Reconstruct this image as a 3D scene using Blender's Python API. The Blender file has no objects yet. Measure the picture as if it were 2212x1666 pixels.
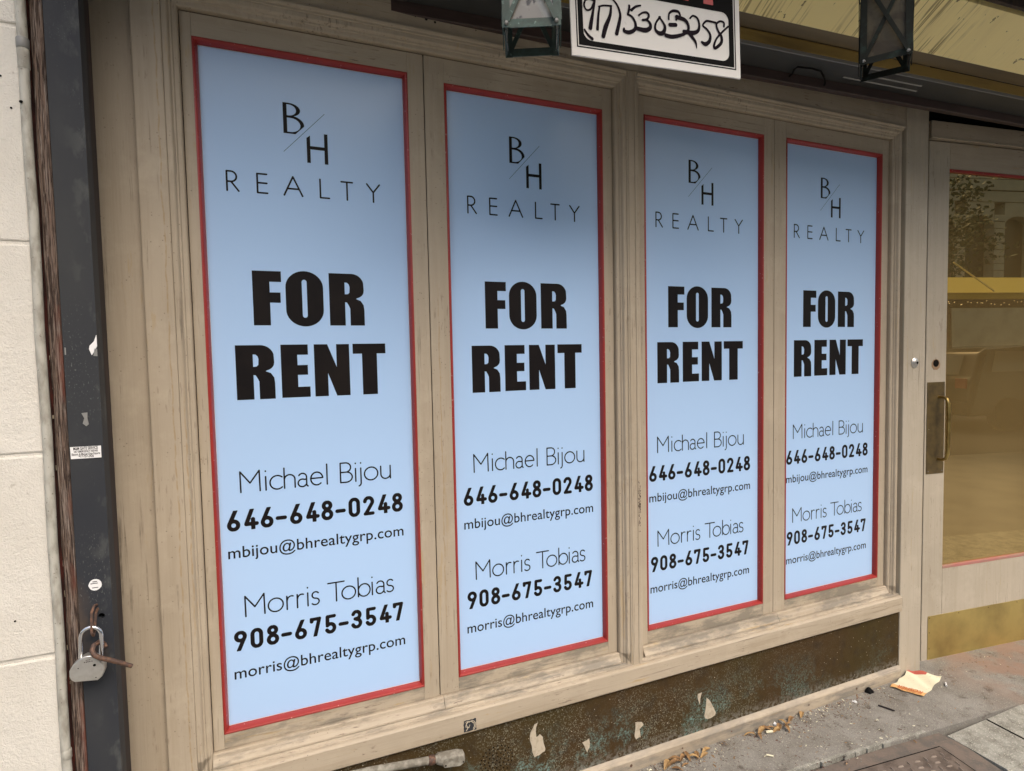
import bpy, bmesh, math, random
from mathutils import Vector, Matrix
random.seed(7)
R = math.radians
scene = bpy.context.scene
C = scene.collection

# ------------------------------------------------------------------ camera, sky, sun, exposure
cam_d = bpy.data.cameras.new('camera'); cam = bpy.data.objects.new('camera', cam_d); C.objects.link(cam)
cr = Vector((0.92585481, -0.37735123, -0.01997287)); cu = Vector((0.03764064, 0.0395034, 0.99851022)); cf = Vector((0.37600006, 0.92522729, -0.05077815))
m = Matrix((cr, cu, -cf)).transposed().to_4x4(); m.translation = (0, -1.77, 1.6)
cam.matrix_world = m
cam_d.sensor_width = 36; cam_d.lens = 36 * 1226.1 / 2212; cam_d.clip_start = .02; cam_d.clip_end = 500
scene.camera = cam
SUN_EL, SUN_AZ = 50, 165          # degrees; azimuth measured clockwise from +Y
w = bpy.data.worlds.new('World'); scene.world = w; w.use_nodes = True
nt = w.node_tree; bg = nt.nodes['Background']
sky = nt.nodes.new('ShaderNodeTexSky'); sky.sky_type = 'NISHITA'; sky.sun_disc = False
sky.sun_elevation = R(SUN_EL); sky.sun_rotation = R(SUN_AZ); sky.dust_density = 6; sky.air_density = 1.2; sky.ozone_density = 1.0
nt.links.new(sky.outputs[0], bg.inputs[0]); bg.inputs[1].default_value = .13
sd = bpy.data.lights.new('sun', 'SUN'); sd.energy = .5; sd.angle = R(50); sd.color = (1, .95, .88)
so = bpy.data.objects.new('sun', sd); C.objects.link(so)
sv = Vector((math.sin(R(SUN_AZ)) * math.cos(R(SUN_EL)), math.cos(R(SUN_AZ)) * math.cos(R(SUN_EL)), math.sin(R(SUN_EL))))
so.rotation_euler = sv.to_track_quat('Z', 'Y').to_euler()
vs = scene.view_settings; vs.view_transform = 'Standard'; vs.look = 'None'; vs.gamma = 1; vs.exposure = 0.98

# ------------------------------------------------------------------ materials
def lin(r, g, b):
    f = lambda c: (c / 255 / 12.92) if c / 255 <= .04045 else ((c / 255 + .055) / 1.055) ** 2.4
    return (f(r), f(g), f(b))
class MT:
    def __init__(s, name, col=(.5, .5, .5), rough=.6, metal=0, spec=.5):
        s.m = bpy.data.materials.new(name); s.m.use_nodes = True; s.t = s.m.node_tree; s.b = s.t.nodes['Principled BSDF']
        s.b.inputs['Base Color'].default_value = (*col, 1); s.b.inputs['Roughness'].default_value = rough
        s.b.inputs['Metallic'].default_value = metal; s.b.inputs['Specular IOR Level'].default_value = spec
        s.pos = None; s.col = None; s.c0 = col; s.h = None
    def n(s, t, **k):
        x = s.t.nodes.new(t)
        for a, b in k.items(): setattr(x, a, b)
        return x
    def l(s, a, b): s.t.links.new(a, b)
    def P(s, sc=(1, 1, 1)):
        if not s.pos: s.pos = s.n('ShaderNodeNewGeometry').outputs['Position']
        mp = s.n('ShaderNodeMapping'); mp.inputs['Scale'].default_value = sc; s.l(s.pos, mp.inputs[0]); return mp.outputs[0]
    def noise(s, scale, sc=(1, 1, 1), detail=4, rough=.55, dist=0):
        x = s.n('ShaderNodeTexNoise'); x.inputs['Scale'].default_value = scale; x.inputs['Detail'].default_value = detail
        x.inputs['Roughness'].default_value = rough; x.inputs['Distortion'].default_value = dist; s.l(s.P(sc), x.inputs['Vector']); return x.outputs['Fac']
    def vor(s, scale, sc=(1, 1, 1), feat='F1'):
        x = s.n('ShaderNodeTexVoronoi', feature=feat); x.inputs['Scale'].default_value = scale; s.l(s.P(sc), x.inputs['Vector']); return x.outputs['Distance']
    def ramp(s, f, a, b, va=0, vb=1):
        x = s.n('ShaderNodeMapRange'); x.inputs[1].default_value = a; x.inputs[2].default_value = b; x.inputs[3].default_value = va; x.inputs[4].default_value = vb
        s.l(f, x.inputs[0]); return x.outputs[0]
    def mul(s, a, b, op='MULTIPLY'):
        x = s.n('ShaderNodeMath', operation=op)
        for i, v in enumerate((a, b)):
            if isinstance(v, (int, float)): x.inputs[i].default_value = v
            else: s.l(v, x.inputs[i])
        x.use_clamp = op in ('ADD', 'MULTIPLY'); return x.outputs[0]
    def mix(s, fac, col):
        x = s.n('ShaderNodeMix', data_type='RGBA')
        if isinstance(fac, (int, float)): x.inputs[0].default_value = fac
        else: s.l(fac, x.inputs[0])
        if s.col: s.l(s.col, x.inputs[6])
        else: x.inputs[6].default_value = (*s.c0, 1)
        if isinstance(col, tuple): x.inputs[7].default_value = (*col, 1)
        else: s.l(col, x.inputs[7])
        s.col = x.outputs[2]; s.l(s.col, s.b.inputs['Base Color']); return s
    def bump(s, h, dist=.001, strength=1):
        x = s.n('ShaderNodeBump'); x.inputs['Distance'].default_value = dist; x.inputs['Strength'].default_value = strength
        s.l(h, x.inputs['Height'])
        if s.h: s.l(s.h, x.inputs['Normal'])
        s.h = x.outputs[0]; s.l(s.h, s.b.inputs['Normal']); return s
    def axis(s, i):
        x = s.n('ShaderNodeSeparateXYZ'); s.l(s.P(), x.inputs[0]); return x.outputs[i]
    def rgh(s, f): s.l(f, s.b.inputs['Roughness']); return s

def painted(name, col, grain='z', wear=1.0):
    M = MT(name, col, .5, 0, .35)
    st = {'z': (1, 1, .04), 'x': (.04, 1, 1)}[grain]; st2 = {'z': (1, 1, .12), 'x': (.12, 1, 1)}[grain]
    M.mix(M.ramp(M.noise(2.2, detail=6), .35, .7, 0, .8), tuple(c * .82 for c in col))
    M.mix(M.ramp(M.noise(38, st, 6, .7), .46, .72, 0, .34 * wear), tuple(c * f for c, f in zip(col, (.62, .58, .50))))      # grime along the grain
    M.mix(M.ramp(M.noise(7, detail=6, rough=.7), .52, .66, 0, .45), tuple(c * f for c, f in zip(col, (1.12, 1.14, 1.16))))  # newer touch-up paint
    M.mix(M.ramp(M.noise(30, st2, 6, .7), .62, .67, 0, .35 * wear), tuple(c * f for c, f in zip(col, (.90, .74, .42))))  # ochre runs
    M.mix(M.mul(M.ramp(M.vor(75), .0, .16, 1, 0), M.ramp(M.noise(11, detail=3), .50, .58, 0, .85)), (.045, .032, .022))    # fly specks
    g = M.noise(110, {'z': (1, 1, .03), 'x': (.03, 1, 1)}[grain], 5, .65)
    M.mix(M.mul(M.ramp(g, .57, .66, 0, .6 * min(1, wear)), M.ramp(M.noise(3.5, detail=5, rough=.7), .50 - .06 * (wear - 1), .60, 0, 1)), (.10, .078, .055))   # open grain with dirt
    M.mix(M.mul(M.ramp(M.noise(160, st2, 4), .60, .66), M.ramp(M.noise(5, detail=5, rough=.7), .55, .60, 0, .4 if wear <= 1 else .8)), (.16, .12, .09))       # chips
    if grain == 'z':
        for x_, z0, z1 in ((-.2655, .2, 3.2), (.4665, .75, 1.75), (-.2400, .9, 1.5)):
            n_ = M.n('ShaderNodeMath', operation='MULTIPLY_ADD'); M.l(M.noise(7, (0, 0, 1), 4), n_.inputs[0]); n_.inputs[1].default_value = .022; n_.inputs[2].default_value = x_ - .011
            d_ = M.n('ShaderNodeMath', operation='SUBTRACT'); M.l(M.axis(0), d_.inputs[0]); M.l(n_.outputs[0], d_.inputs[1]); a_ = M.n('ShaderNodeMath', operation='ABSOLUTE'); M.l(d_.outputs[0], a_.inputs[0])
            M.mix(M.mul(M.mul(M.ramp(a_.outputs[0], .0026, .0004, 0, .65), M.ramp(M.noise(30, (0, 0, 1), 3), .35, .55)), M.mul(M.ramp(M.axis(2), z0 - .1, z0 + .1), M.ramp(M.axis(2), z1 + .1, z1 - .1))), tuple(c * f for c, f in zip(col, (.72, .56, .30))))
    if wear > 1.5:
        M.mix(M.mul(M.ramp(M.axis(2), .155, .105, 0, .9), M.ramp(M.noise(20, (.3, 1, 1), 6, .7), .40, .60)), (.20, .185, .16))
        M.mix(M.mul(M.ramp(M.axis(1), -.066, -.050, 0, .8), M.ramp(M.noise(18, (.3, 1, 1), 6, .7), .45, .58)), (.20, .18, .145))
    M.bump(g, .0012, .7); M.bump(M.noise(25, detail=5), .0012, .45)
    return M.m
BEIGE = (.440, .372, .282)
m_paint = painted('painted_wood_upright', BEIGE, 'z')
m_paintx = painted('painted_wood_lengthwise', BEIGE, 'x', 1.1)
m_paintw = painted('painted_wood_weathered', tuple(c * 1.04 for c in BEIGE), 'x', 1.8)
m_doorpaint = painted('door_paint', (.46, .405, .320), 'z', .8)

M = MT('red_gloss_paint', (.33, .030, .024), .35); M.mix(M.ramp(M.noise(6), .4, .75, 0, .5), (.22, .022, .02)); M.mix(M.ramp(M.noise(120, detail=2), .70, .74, 0, .5), (.75, .5, .45)); M.bump(M.noise(40), .001, .3); m_red = M.m
M = MT('faded_pink_paint', (.42, .16, .14), .6); M.mix(M.ramp(M.noise(30, (.2, 1, 1)), .45, .6, 0, .8), (.3, .22, .16)); m_pink = M.m
M = MT('light_blue_vinyl', (.420, .612, .90), .22, 0, .6); M.mix(M.ramp(M.noise(1.5, detail=2), .3, .7, 0, .35), (.40, .588, .87)); M.bump(M.noise(2.6, (1, 1, .5), detail=2), .006, .4); m_vinyl = M.m
m_vinylwhite = MT('white_vinyl', (.8, .8, .8), .4).m
M = MT('black_vinyl', (.007, .0055, .006), .5, 0, .15); M.mix(M.ramp(M.noise(8), .4, .7), (.012, .009, .008)); m_black = M.m
M = MT('cream_stucco', (.67, .645, .585), .85, 0, .2); M.mix(M.ramp(M.noise(5, detail=6), .35, .7, 0, .8), (.60, .57, .505)); M.mix(M.ramp(M.noise(60, detail=2), .72, .78, 0, .3), (.2, .15, .1))
M.bump(M.noise(300, detail=4, rough=.6), .0030, .7); M.bump(M.noise(110, detail=3), .003, .4); M.bump(M.noise(14), .006, .5); m_stucco = M.m
M = MT('chalky_white_pipe', (.44, .43, .38), .6, 0, .3); M.mix(M.ramp(M.noise(50, (1, 1, .4), 5), .42, .62, 0, .9), (.27, .255, .215)); M.mix(M.ramp(M.noise(160), .66, .7, 0, .7), (.12, .10, .08)); M.bump(M.noise(60), .001, .5); m_pipe = M.m
M = MT('weathered_timber', (.19, .135, .105), .85, 0, .2)
g = M.noise(480, (1, 1, .03), 6, .7, .8); M.mix(M.ramp(M.noise(300, (1, 1, .05), 4), .45, .65, 0, .9), (.32, .27, .235)); M.mix(M.ramp(g, .44, .56, 0, 1), (.040, .027, .022)); M.mix(M.mul(M.ramp(M.noise(10, (1, 1, .4), 5), .52, .6, 0, .7), M.ramp(M.axis(0), -.468, -.456)), (.15, .045, .03)); M.bump(g, .004, .9); m_timber = M.m
M = MT('dark_red_timber', (.05, .018, .015), .8); M.mix(M.ramp(M.noise(60, (1, 1, .2)), .5, .62), (.13, .03, .022)); M.bump(M.noise(90), .003, .8); m_redwood = M.m
M = MT('gate_steel', (.030, .033, .040), .55, 0, .18)
M.mix(M.ramp(M.noise(4, (1, 1, .35), 6), .45, .7, 0, .9), (.046, .048, .049)); M.mix(M.mul(M.ramp(M.noise(300, (1, 1, .5), 3), .60, .68), M.ramp(M.noise(9, (1, 1, .4)), .52, .64, 0, .6)), (.17, .175, .165))
M.mix(M.mul(M.ramp(M.noise(26, (1, 1, .5), 5), .56, .66, 0, .28), M.ramp(M.axis(0), -.43, -.39, .1, 1)), (.15, .155, .14)); M.mix(M.mul(M.ramp(M.noise(3, (1, 1, .7), 5), .5, .62, 0, .8), M.ramp(M.axis(2), 1.12, 1.02)), (.13, .085, .055)); M.bump(M.noise(60), .0006, .5); m_steel = M.m
M = MT('gate_channel_dark', (.022, .014, .013), .7); M.mix(M.ramp(M.noise(40, (1, 1, .1)), .5, .7), (.05, .028, .022)); m_channel = M.m
m_void = MT('void_and_cable_black', (.008, .007, .006), .9, 0, .1).m  # near-black painted in for the shade of holes and gaps; black cable too
M = MT('rusty_iron', (.085, .052, .040), .6, .3); M.mix(M.ramp(M.noise(90), .45, .6), (.16, .085, .055)); M.mix(M.ramp(M.noise(60), .6, .7, 0, .6), (.05, .04, .035)); M.bump(M.noise(200), .001, .6); m_rust = M.m
M = MT('brushed_padlock_steel', (.56, .55, .52), .34, .75); M.mix(M.ramp(M.noise(80), .4, .7, 0, .5), (.42, .40, .36)); m_lock = M.m
m_chrome = MT('shackle_chrome', (.75, .75, .76), .12, 1).m
M = MT('bronze_kick_panel', (.052, .038, .014), .6, 0, .05)
M.mix(M.ramp(M.noise(1.6, detail=3), .40, .62), (.058, .036, .016)); M.mix(M.ramp(M.noise(22, detail=6), .50, .72, 0, .7), (.035, .026, .017))
zz = M.axis(2); xx = M.axis(0)
low = M.ramp(zz, .34, .16, 0, 1); near = M.ramp(xx, 2.2, 1.2, .15, 1)
tl = M.mul(M.ramp(M.noise(170, detail=6, rough=.8), .485, .56), M.ramp(M.noise(4.2, detail=6, rough=.75), .47, .58))
M.mix(M.mul(M.mul(tl, low), near), (.20, .36, .34))
M.mix(M.mul(M.mul(M.ramp(M.noise(260, detail=3), .55, .62), M.ramp(M.noise(5, detail=5, rough=.7), .42, .56, .12, 1)), M.mul(M.ramp(zz, .42, .12, .35, 1), M.ramp(xx, 2.3, 1.0, .05, 1))), (.26, .26, .20))
M.mix(M.ramp(M.vor(48), .10, .05, 0, .8), (.42, .38, .29))
M.mix(M.ramp(M.vor(19), .035, .025, 0, .9), (.60, .56, .47))
M.mix(M.mul(M.ramp(zz, .175, .125, 0, 1), M.ramp(M.noise(70), .42, .6)), (.20, .19, .165))
M.bump(M.noise(150), .001, .5); M.rgh(M.ramp(M.noise(30), .3, .7, .42, .7)); m_kick = M.m
M = MT('torn_poster_remnant', (.48, .42, .32), .8); M.mix(M.ramp(M.noise(60), .5, .6, 0, .5), (.3, .25, .18)); m_scrap = M.m
M = MT('brass_kick_plate', (.58, .46, .17), .30, .75); M.mix(M.ramp(M.noise(5, detail=5), .4, .7, 0, .8), (.30, .225, .085)); M.mix(M.ramp(M.noise(130), .68, .72, 0, .6), (.5, .42, .25)); M.rgh(M.ramp(M.noise(12), .3, .7, .28, .5)); m_brass = M.m
M = MT('tarnished_brass', (.17, .12, .048), .42, .5); M.mix(M.ramp(M.noise(20), .4, .7), (.10, .072, .034)); m_tarn = M.m
M = MT('worn_brass_handle', (.48, .35, .12), .28, .9); M.mix(M.ramp(M.noise(18), .45, .65, 0, .8), (.22, .14, .05)); m_handle = M.m
M = MT('green_patina_copper', (.036, .055, .047), .6, .1); M.mix(M.ramp(M.noise(35, detail=5), .45, .65), (.050, .090, .078)); M.mix(M.ramp(M.noise(70), .58, .68, 0, .9), (.035, .05, .045)); M.mix(M.ramp(M.noise(90), .64, .69, 0, .9), (.13, .20, .175)); M.bump(M.noise(90), .0015, .6); m_patina = M.m
M = MT('backlit_patina_copper', (.020, .022, .019), .7, 0, .1); M.mix(M.ramp(M.noise(45), .5, .7), (.030, .044, .038)); m_patdark = M.m  # patina copper again, its backlit shade put into the colour
M = MT('dirty_lantern_glass', (.22, .21, .19), .25, 0, .6); M.mix(M.ramp(M.noise(18, detail=6, dist=1), .42, .62), (.36, .36, .33)); M.mix(M.ramp(M.noise(60, (1, 1, .6), 5), .58, .66), (.04, .035, .03)); M.b.inputs['Alpha'].default_value = .82; m_lglass = M.m
M = MT('backlit_lantern_glass', (.060, .048, .034), .5, 0, .2); M.mix(M.ramp(M.noise(16, detail=5, dist=1), .45, .62), (.10, .085, .058)); M.b.inputs['Alpha'].default_value = .85; m_lglass2 = M.m  # lantern glass again, coloured dark as if seen against the light
M = MT('streaked_yellow_board', (.95, .80, .37), .45)
st = M.noise(85, (1, .03, .03), 4, .6); M.mix(M.mul(M.ramp(st, .53, .58, 0, .85), M.ramp(M.noise(2.6), .40, .55)), (.26, .19, .07)); M.mix(M.ramp(M.noise(7, (1, .1, .1), 5), .55, .7, 0, .5), (.72, .58, .25)); M.mix(M.ramp(M.noise(25), .68, .70, 0, .8), (.07, .05, .02)); M.bump(st, .002, .7); m_yellow = M.m
M = MT('grimy_tan_soffit', (.20, .155, .09), .6); M.mix(M.ramp(M.noise(6, (.2, 1, 1), 5), .4, .65), (.13, .10, .06)); m_tan = M.m
M = MT('gold_trim', (.38, .27, .085), .45, .2); M.mix(M.ramp(M.noise(20, (.1, 1, 1)), .5, .65), (.24, .17, .06)); m_gold = M.m
M = MT('grey_metal_track', (.085, .088, .085), .4, .4); M.mix(M.ramp(M.noise(9, (.2, 1, 1), 5), .45, .7), (.055, .055, .052)); m_track = M.m
m_lip = MT('light_grey_lip', (.22, .22, .21), .5).m
M = MT('oxblood_bar', (.048, .030, .026), .6); M.mix(M.ramp(M.noise(30, (.1, 1, 1)), .5, .7), (.075, .045, .04)); m_bar = M.m
M = MT('dark_plank_soffit', (.045, .028, .018), .7); M.mix(M.ramp(M.noise(40, (1, .05, .05)), .45, .6), (.02, .013, .01)); m_plank = M.m
M = MT('sign_white', (.78, .76, .72), .5); M.mix(M.ramp(M.noise(60), .68, .72, 0, .2), (.4, .36, .3)); m_signw = M.m
m_signb = MT('sign_black', (.004, .004, .004), .6, 0, .08).m
m_signr = MT('sign_red', (.45, .008, .012), .4).m
m_marker = MT('marker_ink', (.010, .005, .010), .6, 0, .08).m
M = MT('bronze_tinted_pane', (.16, .105, .038), .0, 0, .9); M.b.inputs['IOR'].default_value = 2.6; M.b.inputs['Specular Tint'].default_value = (1, .80, .42, 1)
M.mix(M.ramp(M.noise(2.5, (1, 1, .5), 5), .4, .65), (.20, .137, .054)); m_pane = M.m
# ground
M = MT('sidewalk_concrete', (.26, .25, .225), .85, 0, .2)
M.mix(M.ramp(M.noise(7, detail=7, rough=.65), .38, .66), (.175, .162, .14)); M.mix(M.ramp(M.noise(16, detail=6), .58, .68, 0, .8), (.085, .068, .055)); M.mix(M.ramp(M.noise(230, detail=4), .56, .68, 0, .8), (.42, .385, .33)); M.mix(M.ramp(M.noise(300, detail=2), .62, .7, 0, .8), (.07, .055, .045))
M.mix(M.mul(M.ramp(M.axis(0), 2.72, 3.1), M.ramp(M.noise(6, detail=6), .42, .56, 0, .75)), (.27, .175, .13)); M.mix(M.ramp(M.vor(60), .05, .03, 0, .8), (.6, .56, .5))
M.bump(M.noise(160, detail=5), .002, .8); M.bump(M.noise(12), .004, .5); m_walk = M.m
M = MT('pale_concrete_slab', (.33, .325, .285), .85, 0, .2)
M.mix(M.ramp(M.noise(14, detail=7, rough=.7), .42, .62), (.20, .195, .165)); M.mix(M.ramp(M.noise(200, detail=4), .56, .66, 0, .9), (.52, .50, .44)); M.mix(M.ramp(M.noise(30), .64, .7, 0, .7), (.10, .09, .075)); M.bump(M.noise(150, detail=5), .003, .9); m_slab = M.m
M = MT('rusty_hatch_frame', (.17, .135, .11), .75, .1); M.mix(M.ramp(M.noise(16, detail=6), .45, .62), (.12, .105, .09)); M.mix(M.ramp(M.noise(150), .6, .68, 0, .6), (.26, .19, .15)); M.bump(M.noise(120), .002, .7); m_hatchframe = M.m
M = MT('tread_plate_steel', (.18, .145, .12), .6, .3); M.mix(M.ramp(M.noise(20, detail=5), .45, .62), (.11, .085, .07)); M.mix(M.ramp(M.noise(140), .6, .68, 0, .6), (.28, .22, .18)); M.bump(M.noise(140), .001, .6); m_tread = M.m
M = MT('asphalt', (.05, .05, .05), .9); M.mix(M.ramp(M.noise(60), .5, .7), (.09, .09, .085)); m_asph = M.m

# ------------------------------------------------------------------ mesh helpers
class B:
    def __init__(s): s.v = []; s.f = []; s.mi = []
    def add(s, vs, fs, mi=0):
        k = len(s.v); s.v += [tuple(v) for v in vs]; s.f += [tuple(i + k for i in f) for f in fs]; s.mi += [mi] * len(fs); return s
    def box(s, x0, x1, y0, y1, z0, z1, bev=0, mi=0):
        if bev <= 0:
            vs = [(x, y, z) for x in (x0, x1) for y in (y0, y1) for z in (z0, z1)]
            return s.add(vs, [(0, 1, 3, 2), (4, 6, 7, 5), (0, 4, 5, 1), (2, 3, 7, 6), (0, 2, 6, 4), (1, 5, 7, 3)], mi)
        bm = bmesh.new(); bmesh.ops.create_cube(bm, size=1)
        for v in bm.verts: v.co = ((x0 + x1) / 2 + v.co.x * (x1 - x0), (y0 + y1) / 2 + v.co.y * (y1 - y0), (z0 + z1) / 2 + v.co.z * (z1 - z0))
        bmesh.ops.bevel(bm, geom=bm.edges[:], offset=bev, segments=2, profile=.5, affect='EDGES')
        bm.verts.index_update(); s.add([v.co[:] for v in bm.verts], [[v.index for v in f.verts] for f in bm.faces], mi); bm.free(); return s
    def prism(s, pts, axis, a, b, mi=0):      # closed polygon pts in the plane across the axis, extruded from a to b
        n = len(pts); mk = {'x': lambda p, t: (t, p[0], p[1]), 'y': lambda p, t: (p[0], t, p[1]), 'z': lambda p, t: (p[0], p[1], t)}[axis]
        vs = [mk(p, a) for p in pts] + [mk(p, b) for p in pts]
        return s.add(vs, [tuple(range(n))[::-1], tuple(range(n, 2 * n))] + [(i, (i + 1) % n, n + (i + 1) % n, n + i) for i in range(n)], mi)
    def ring(s, x0, x1, z0, z1, prof, sides='LRTB', mi=0):   # mitred frame moulding, profile = (outward offset, y)
        vs = []
        for o, y in prof: vs += [(x0 - o, y, z0 - o), (x1 + o, y, z0 - o), (x1 + o, y, z1 + o), (x0 - o, y, z1 + o)]
        sd = {'B': (0, 1), 'R': (1, 2), 'T': (2, 3), 'L': (3, 0)}; fs = []
        for i in range(len(prof) - 1):
            for c in sides:
                a, b = sd[c]; fs.append((4 * i + a, 4 * i + b, 4 * i + 4 + b, 4 * i + 4 + a))
        return s.add(vs, fs, mi)
    def tube(s, pts, r, n=10, caps=True, mi=0):
        pts = [Vector(p) for p in pts]; rr = r if isinstance(r, (list, tuple)) else [r] * len(pts); vs = []; up = None
        for i, p in enumerate(pts):
            d = (pts[min(i + 1, len(pts) - 1)] - pts[max(i - 1, 0)]).normalized()
            if up is None: up = d.orthogonal().normalized()
            up = (up - d * up.dot(d)).normalized(); q = d.cross(up)
            for k in range(n):
                a = 2 * math.pi * k / n; vs.append(p + (up * math.cos(a) + q * math.sin(a)) * rr[i])
        fs = [(i * n + k, i * n + (k + 1) % n, (i + 1) * n + (k + 1) % n, (i + 1) * n + k) for i in range(len(pts) - 1) for k in range(n)]
        if caps: fs += [tuple(range(n))[::-1], tuple(range((len(pts) - 1) * n, len(pts) * n))]
        return s.add(vs, fs, mi)
    def xf(s, f): s.v = [tuple(f(*v)) for v in s.v]; return s

def mesh(name, b, mats, smooth=False):
    me = bpy.data.meshes.new(name); me.from_pydata(b.v, [], b.f)
    for mt in (mats if isinstance(mats, (list, tuple)) else [mats]): me.materials.append(mt)
    for p, i in zip(me.polygons, b.mi): p.material_index = i; p.use_smooth = smooth
    if smooth:
        try: me.set_sharp_from_angle(angle=R(35))
        except Exception: pass
    bm = bmesh.new(); bm.from_mesh(me); bmesh.ops.recalc_face_normals(bm, faces=bm.faces[:]); bm.to_mesh(me); bm.free()
    return me
def tag(o, label, cat, group=None, kind=None):
    if label: o['label'] = label
    if cat: o['category'] = cat
    if group: o['group'] = group
    if kind: o['kind'] = kind
    return o
def thing(name, loc, label, cat, group=None, rz=0):
    o = bpy.data.objects.new(name, None); C.objects.link(o); o.location = loc; o.rotation_euler.z = rz; o.empty_display_size = .05
    return tag(o, label, cat, group)
def part(name, b, mats, parent=None, smooth=False, local=False, label=None):
    """b in world coordinates unless local; stored relative to the (unrotated) chain of parents"""
    if parent is not None and not local:
        off = Vector(); p = parent
        while p: off += p.location; p = p.parent
        b.v = [(x - off.x, y - off.y, z - off.z) for x, y, z in b.v]
    o = bpy.data.objects.new(name, mesh(name, b, mats, smooth)); C.objects.link(o)
    if parent is not None: o.parent = parent
    if label: o['label'] = label
    return o
def solo(name, b, mats, base, label, cat, group=None, kind=None, smooth=False):
    b.v = [(x - base[0], y - base[1], z - base[2]) for x, y, z in b.v]
    o = bpy.data.objects.new(name, mesh(name, b, mats, smooth)); C.objects.link(o); o.location = base
    return tag(o, label, cat, group, kind)

# ---------- lettering: strokes as a distance field, contoured into flat faces
def arc(cx, cy, rx, ry, a0, a1, n=14): return [(cx + rx * math.cos(R(a0 + (a1 - a0) * i / n)), cy + ry * math.sin(R(a0 + (a1 - a0) * i / n))) for i in range(n + 1)]
def sdf_faces(strokes, cell, clip=None):
    """strokes: list of (points, half width or list of them). returns 2-D verts and faces of the union"""
    import numpy as np
    seg = []
    for pts, hw in strokes:
        ws = hw if isinstance(hw, (list, tuple)) else [hw] * len(pts)
        for i in range(len(pts) - 1): seg.append((*pts[i], *pts[i + 1], ws[i], ws[i + 1]))
    mw = max(max(s_[4], s_[5]) for s_ in seg) + 2 * cell
    x0 = min(min(s_[0], s_[2]) for s_ in seg) - mw; x1 = max(max(s_[0], s_[2]) for s_ in seg) + mw
    y0 = min(min(s_[1], s_[3]) for s_ in seg) - mw; y1 = max(max(s_[1], s_[3]) for s_ in seg) + mw
    nx = int((x1 - x0) / cell) + 2; ny = int((y1 - y0) / cell) + 2
    X, Y = np.meshgrid(x0 + np.arange(nx) * cell, y0 + np.arange(ny) * cell); D = np.full(X.shape, 9.)
    for ax, ay, bx, by, wa, wb in seg:
        i0 = max(0, int((min(ax, bx) - mw - x0) / cell)); i1 = min(nx, int((max(ax, bx) + mw - x0) / cell) + 2)
        j0 = max(0, int((min(ay, by) - mw - y0) / cell)); j1 = min(ny, int((max(ay, by) + mw - y0) / cell) + 2)
        xs = X[j0:j1, i0:i1]; ys = Y[j0:j1, i0:i1]; dx, dy = bx - ax, by - ay; L = dx * dx + dy * dy + 1e-12
        t = np.clip(((xs - ax) * dx + (ys - ay) * dy) / L, 0, 1)
        d = np.hypot(xs - ax - t * dx, ys - ay - t * dy) - (wa + (wb - wa) * t)
        D[j0:j1, i0:i1] = np.minimum(D[j0:j1, i0:i1], d)
    if clip: D = np.maximum(D, np.maximum(clip[0] - Y, Y - clip[1]))
    D = np.where(abs(D) < 1e-9, 1e-9, D)
    vs, fs, idx = [], [], {}
    def vid(key, x, y):
        if key not in idx: idx[key] = len(vs); vs.append((x, y))
        return idx[key]
    ins = D < 0
    for j in range(ny - 1):
        i = 0
        while i < nx - 1:
            c = (ins[j, i], ins[j, i + 1], ins[j + 1, i + 1], ins[j + 1, i])
            if not any(c): i += 1; continue
            if all(c):
                k = i
                while k < nx - 1 and ins[j, k] and ins[j, k + 1] and ins[j + 1, k] and ins[j + 1, k + 1]: k += 1
                P = [(j, i), (j, k), (j + 1, k), (j + 1, i)]
                fs.append([vid(p, X[p], Y[p]) for p in P]); i = k; continue
            P = [(j, i), (j, i + 1), (j + 1, i + 1), (j + 1, i)]; f = []
            for a in range(4):
                p, q = P[a], P[(a + 1) % 4]
                if ins[p]: f.append(vid(p, X[p], Y[p]))
                if ins[p] != ins[q]:
                    key = (p, q) if p < q else (q, p); t = D[p] / (D[p] - D[q])
                    f.append(vid(key, X[p] + t * (X[q] - X[p]), Y[p] + t * (Y[q] - Y[p])))
            if len(f) > 2: fs.append(f)
            i += 1
    return vs, fs
def lay(b, vf, y, sx=1, sz=1, ox=0, oz=0, mi=0):
    vs, fs = vf; b.add([(ox + sx * x, y, oz + sz * z) for x, z in vs], fs, mi); return b
def poly2d(splines):
    cu = bpy.data.curves.new('t', 'CURVE'); cu.dimensions = '2D'; cu.fill_mode = 'BOTH'
    for pts in splines:
        sp = cu.splines.new('POLY'); sp.points.add(len(pts) - 1); sp.use_cyclic_u = True
        for q, p in zip(sp.points, pts): q.co = (p[0], p[1], 0, 1)
    return _flat(cu)
def text2d(s, offset=0, spacing=1):
    cu = bpy.data.curves.new('t', 'FONT'); cu.body = s; cu.offset = offset; cu.space_character = spacing; cu.resolution_u = 6
    vs, fs = _flat(cu); xs = [v[0] for v in vs]; x0 = min(xs); w_ = max(xs) - x0
    return [((x - x0) / w_, y) for x, y in vs], fs, w_
def _flat(cu):
    o = bpy.data.objects.new('t', cu); C.objects.link(o); dg = bpy.context.evaluated_depsgraph_get(); dg.update()
    me = bpy.data.meshes.new_from_object(o.evaluated_get(dg)); vs = [(v.co.x, v.co.y) for v in me.vertices]; fs = [tuple(p.vertices) for p in me.polygons]
    bpy.data.objects.remove(o); bpy.data.curves.remove(cu); bpy.data.meshes.remove(me); return vs, fs

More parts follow.
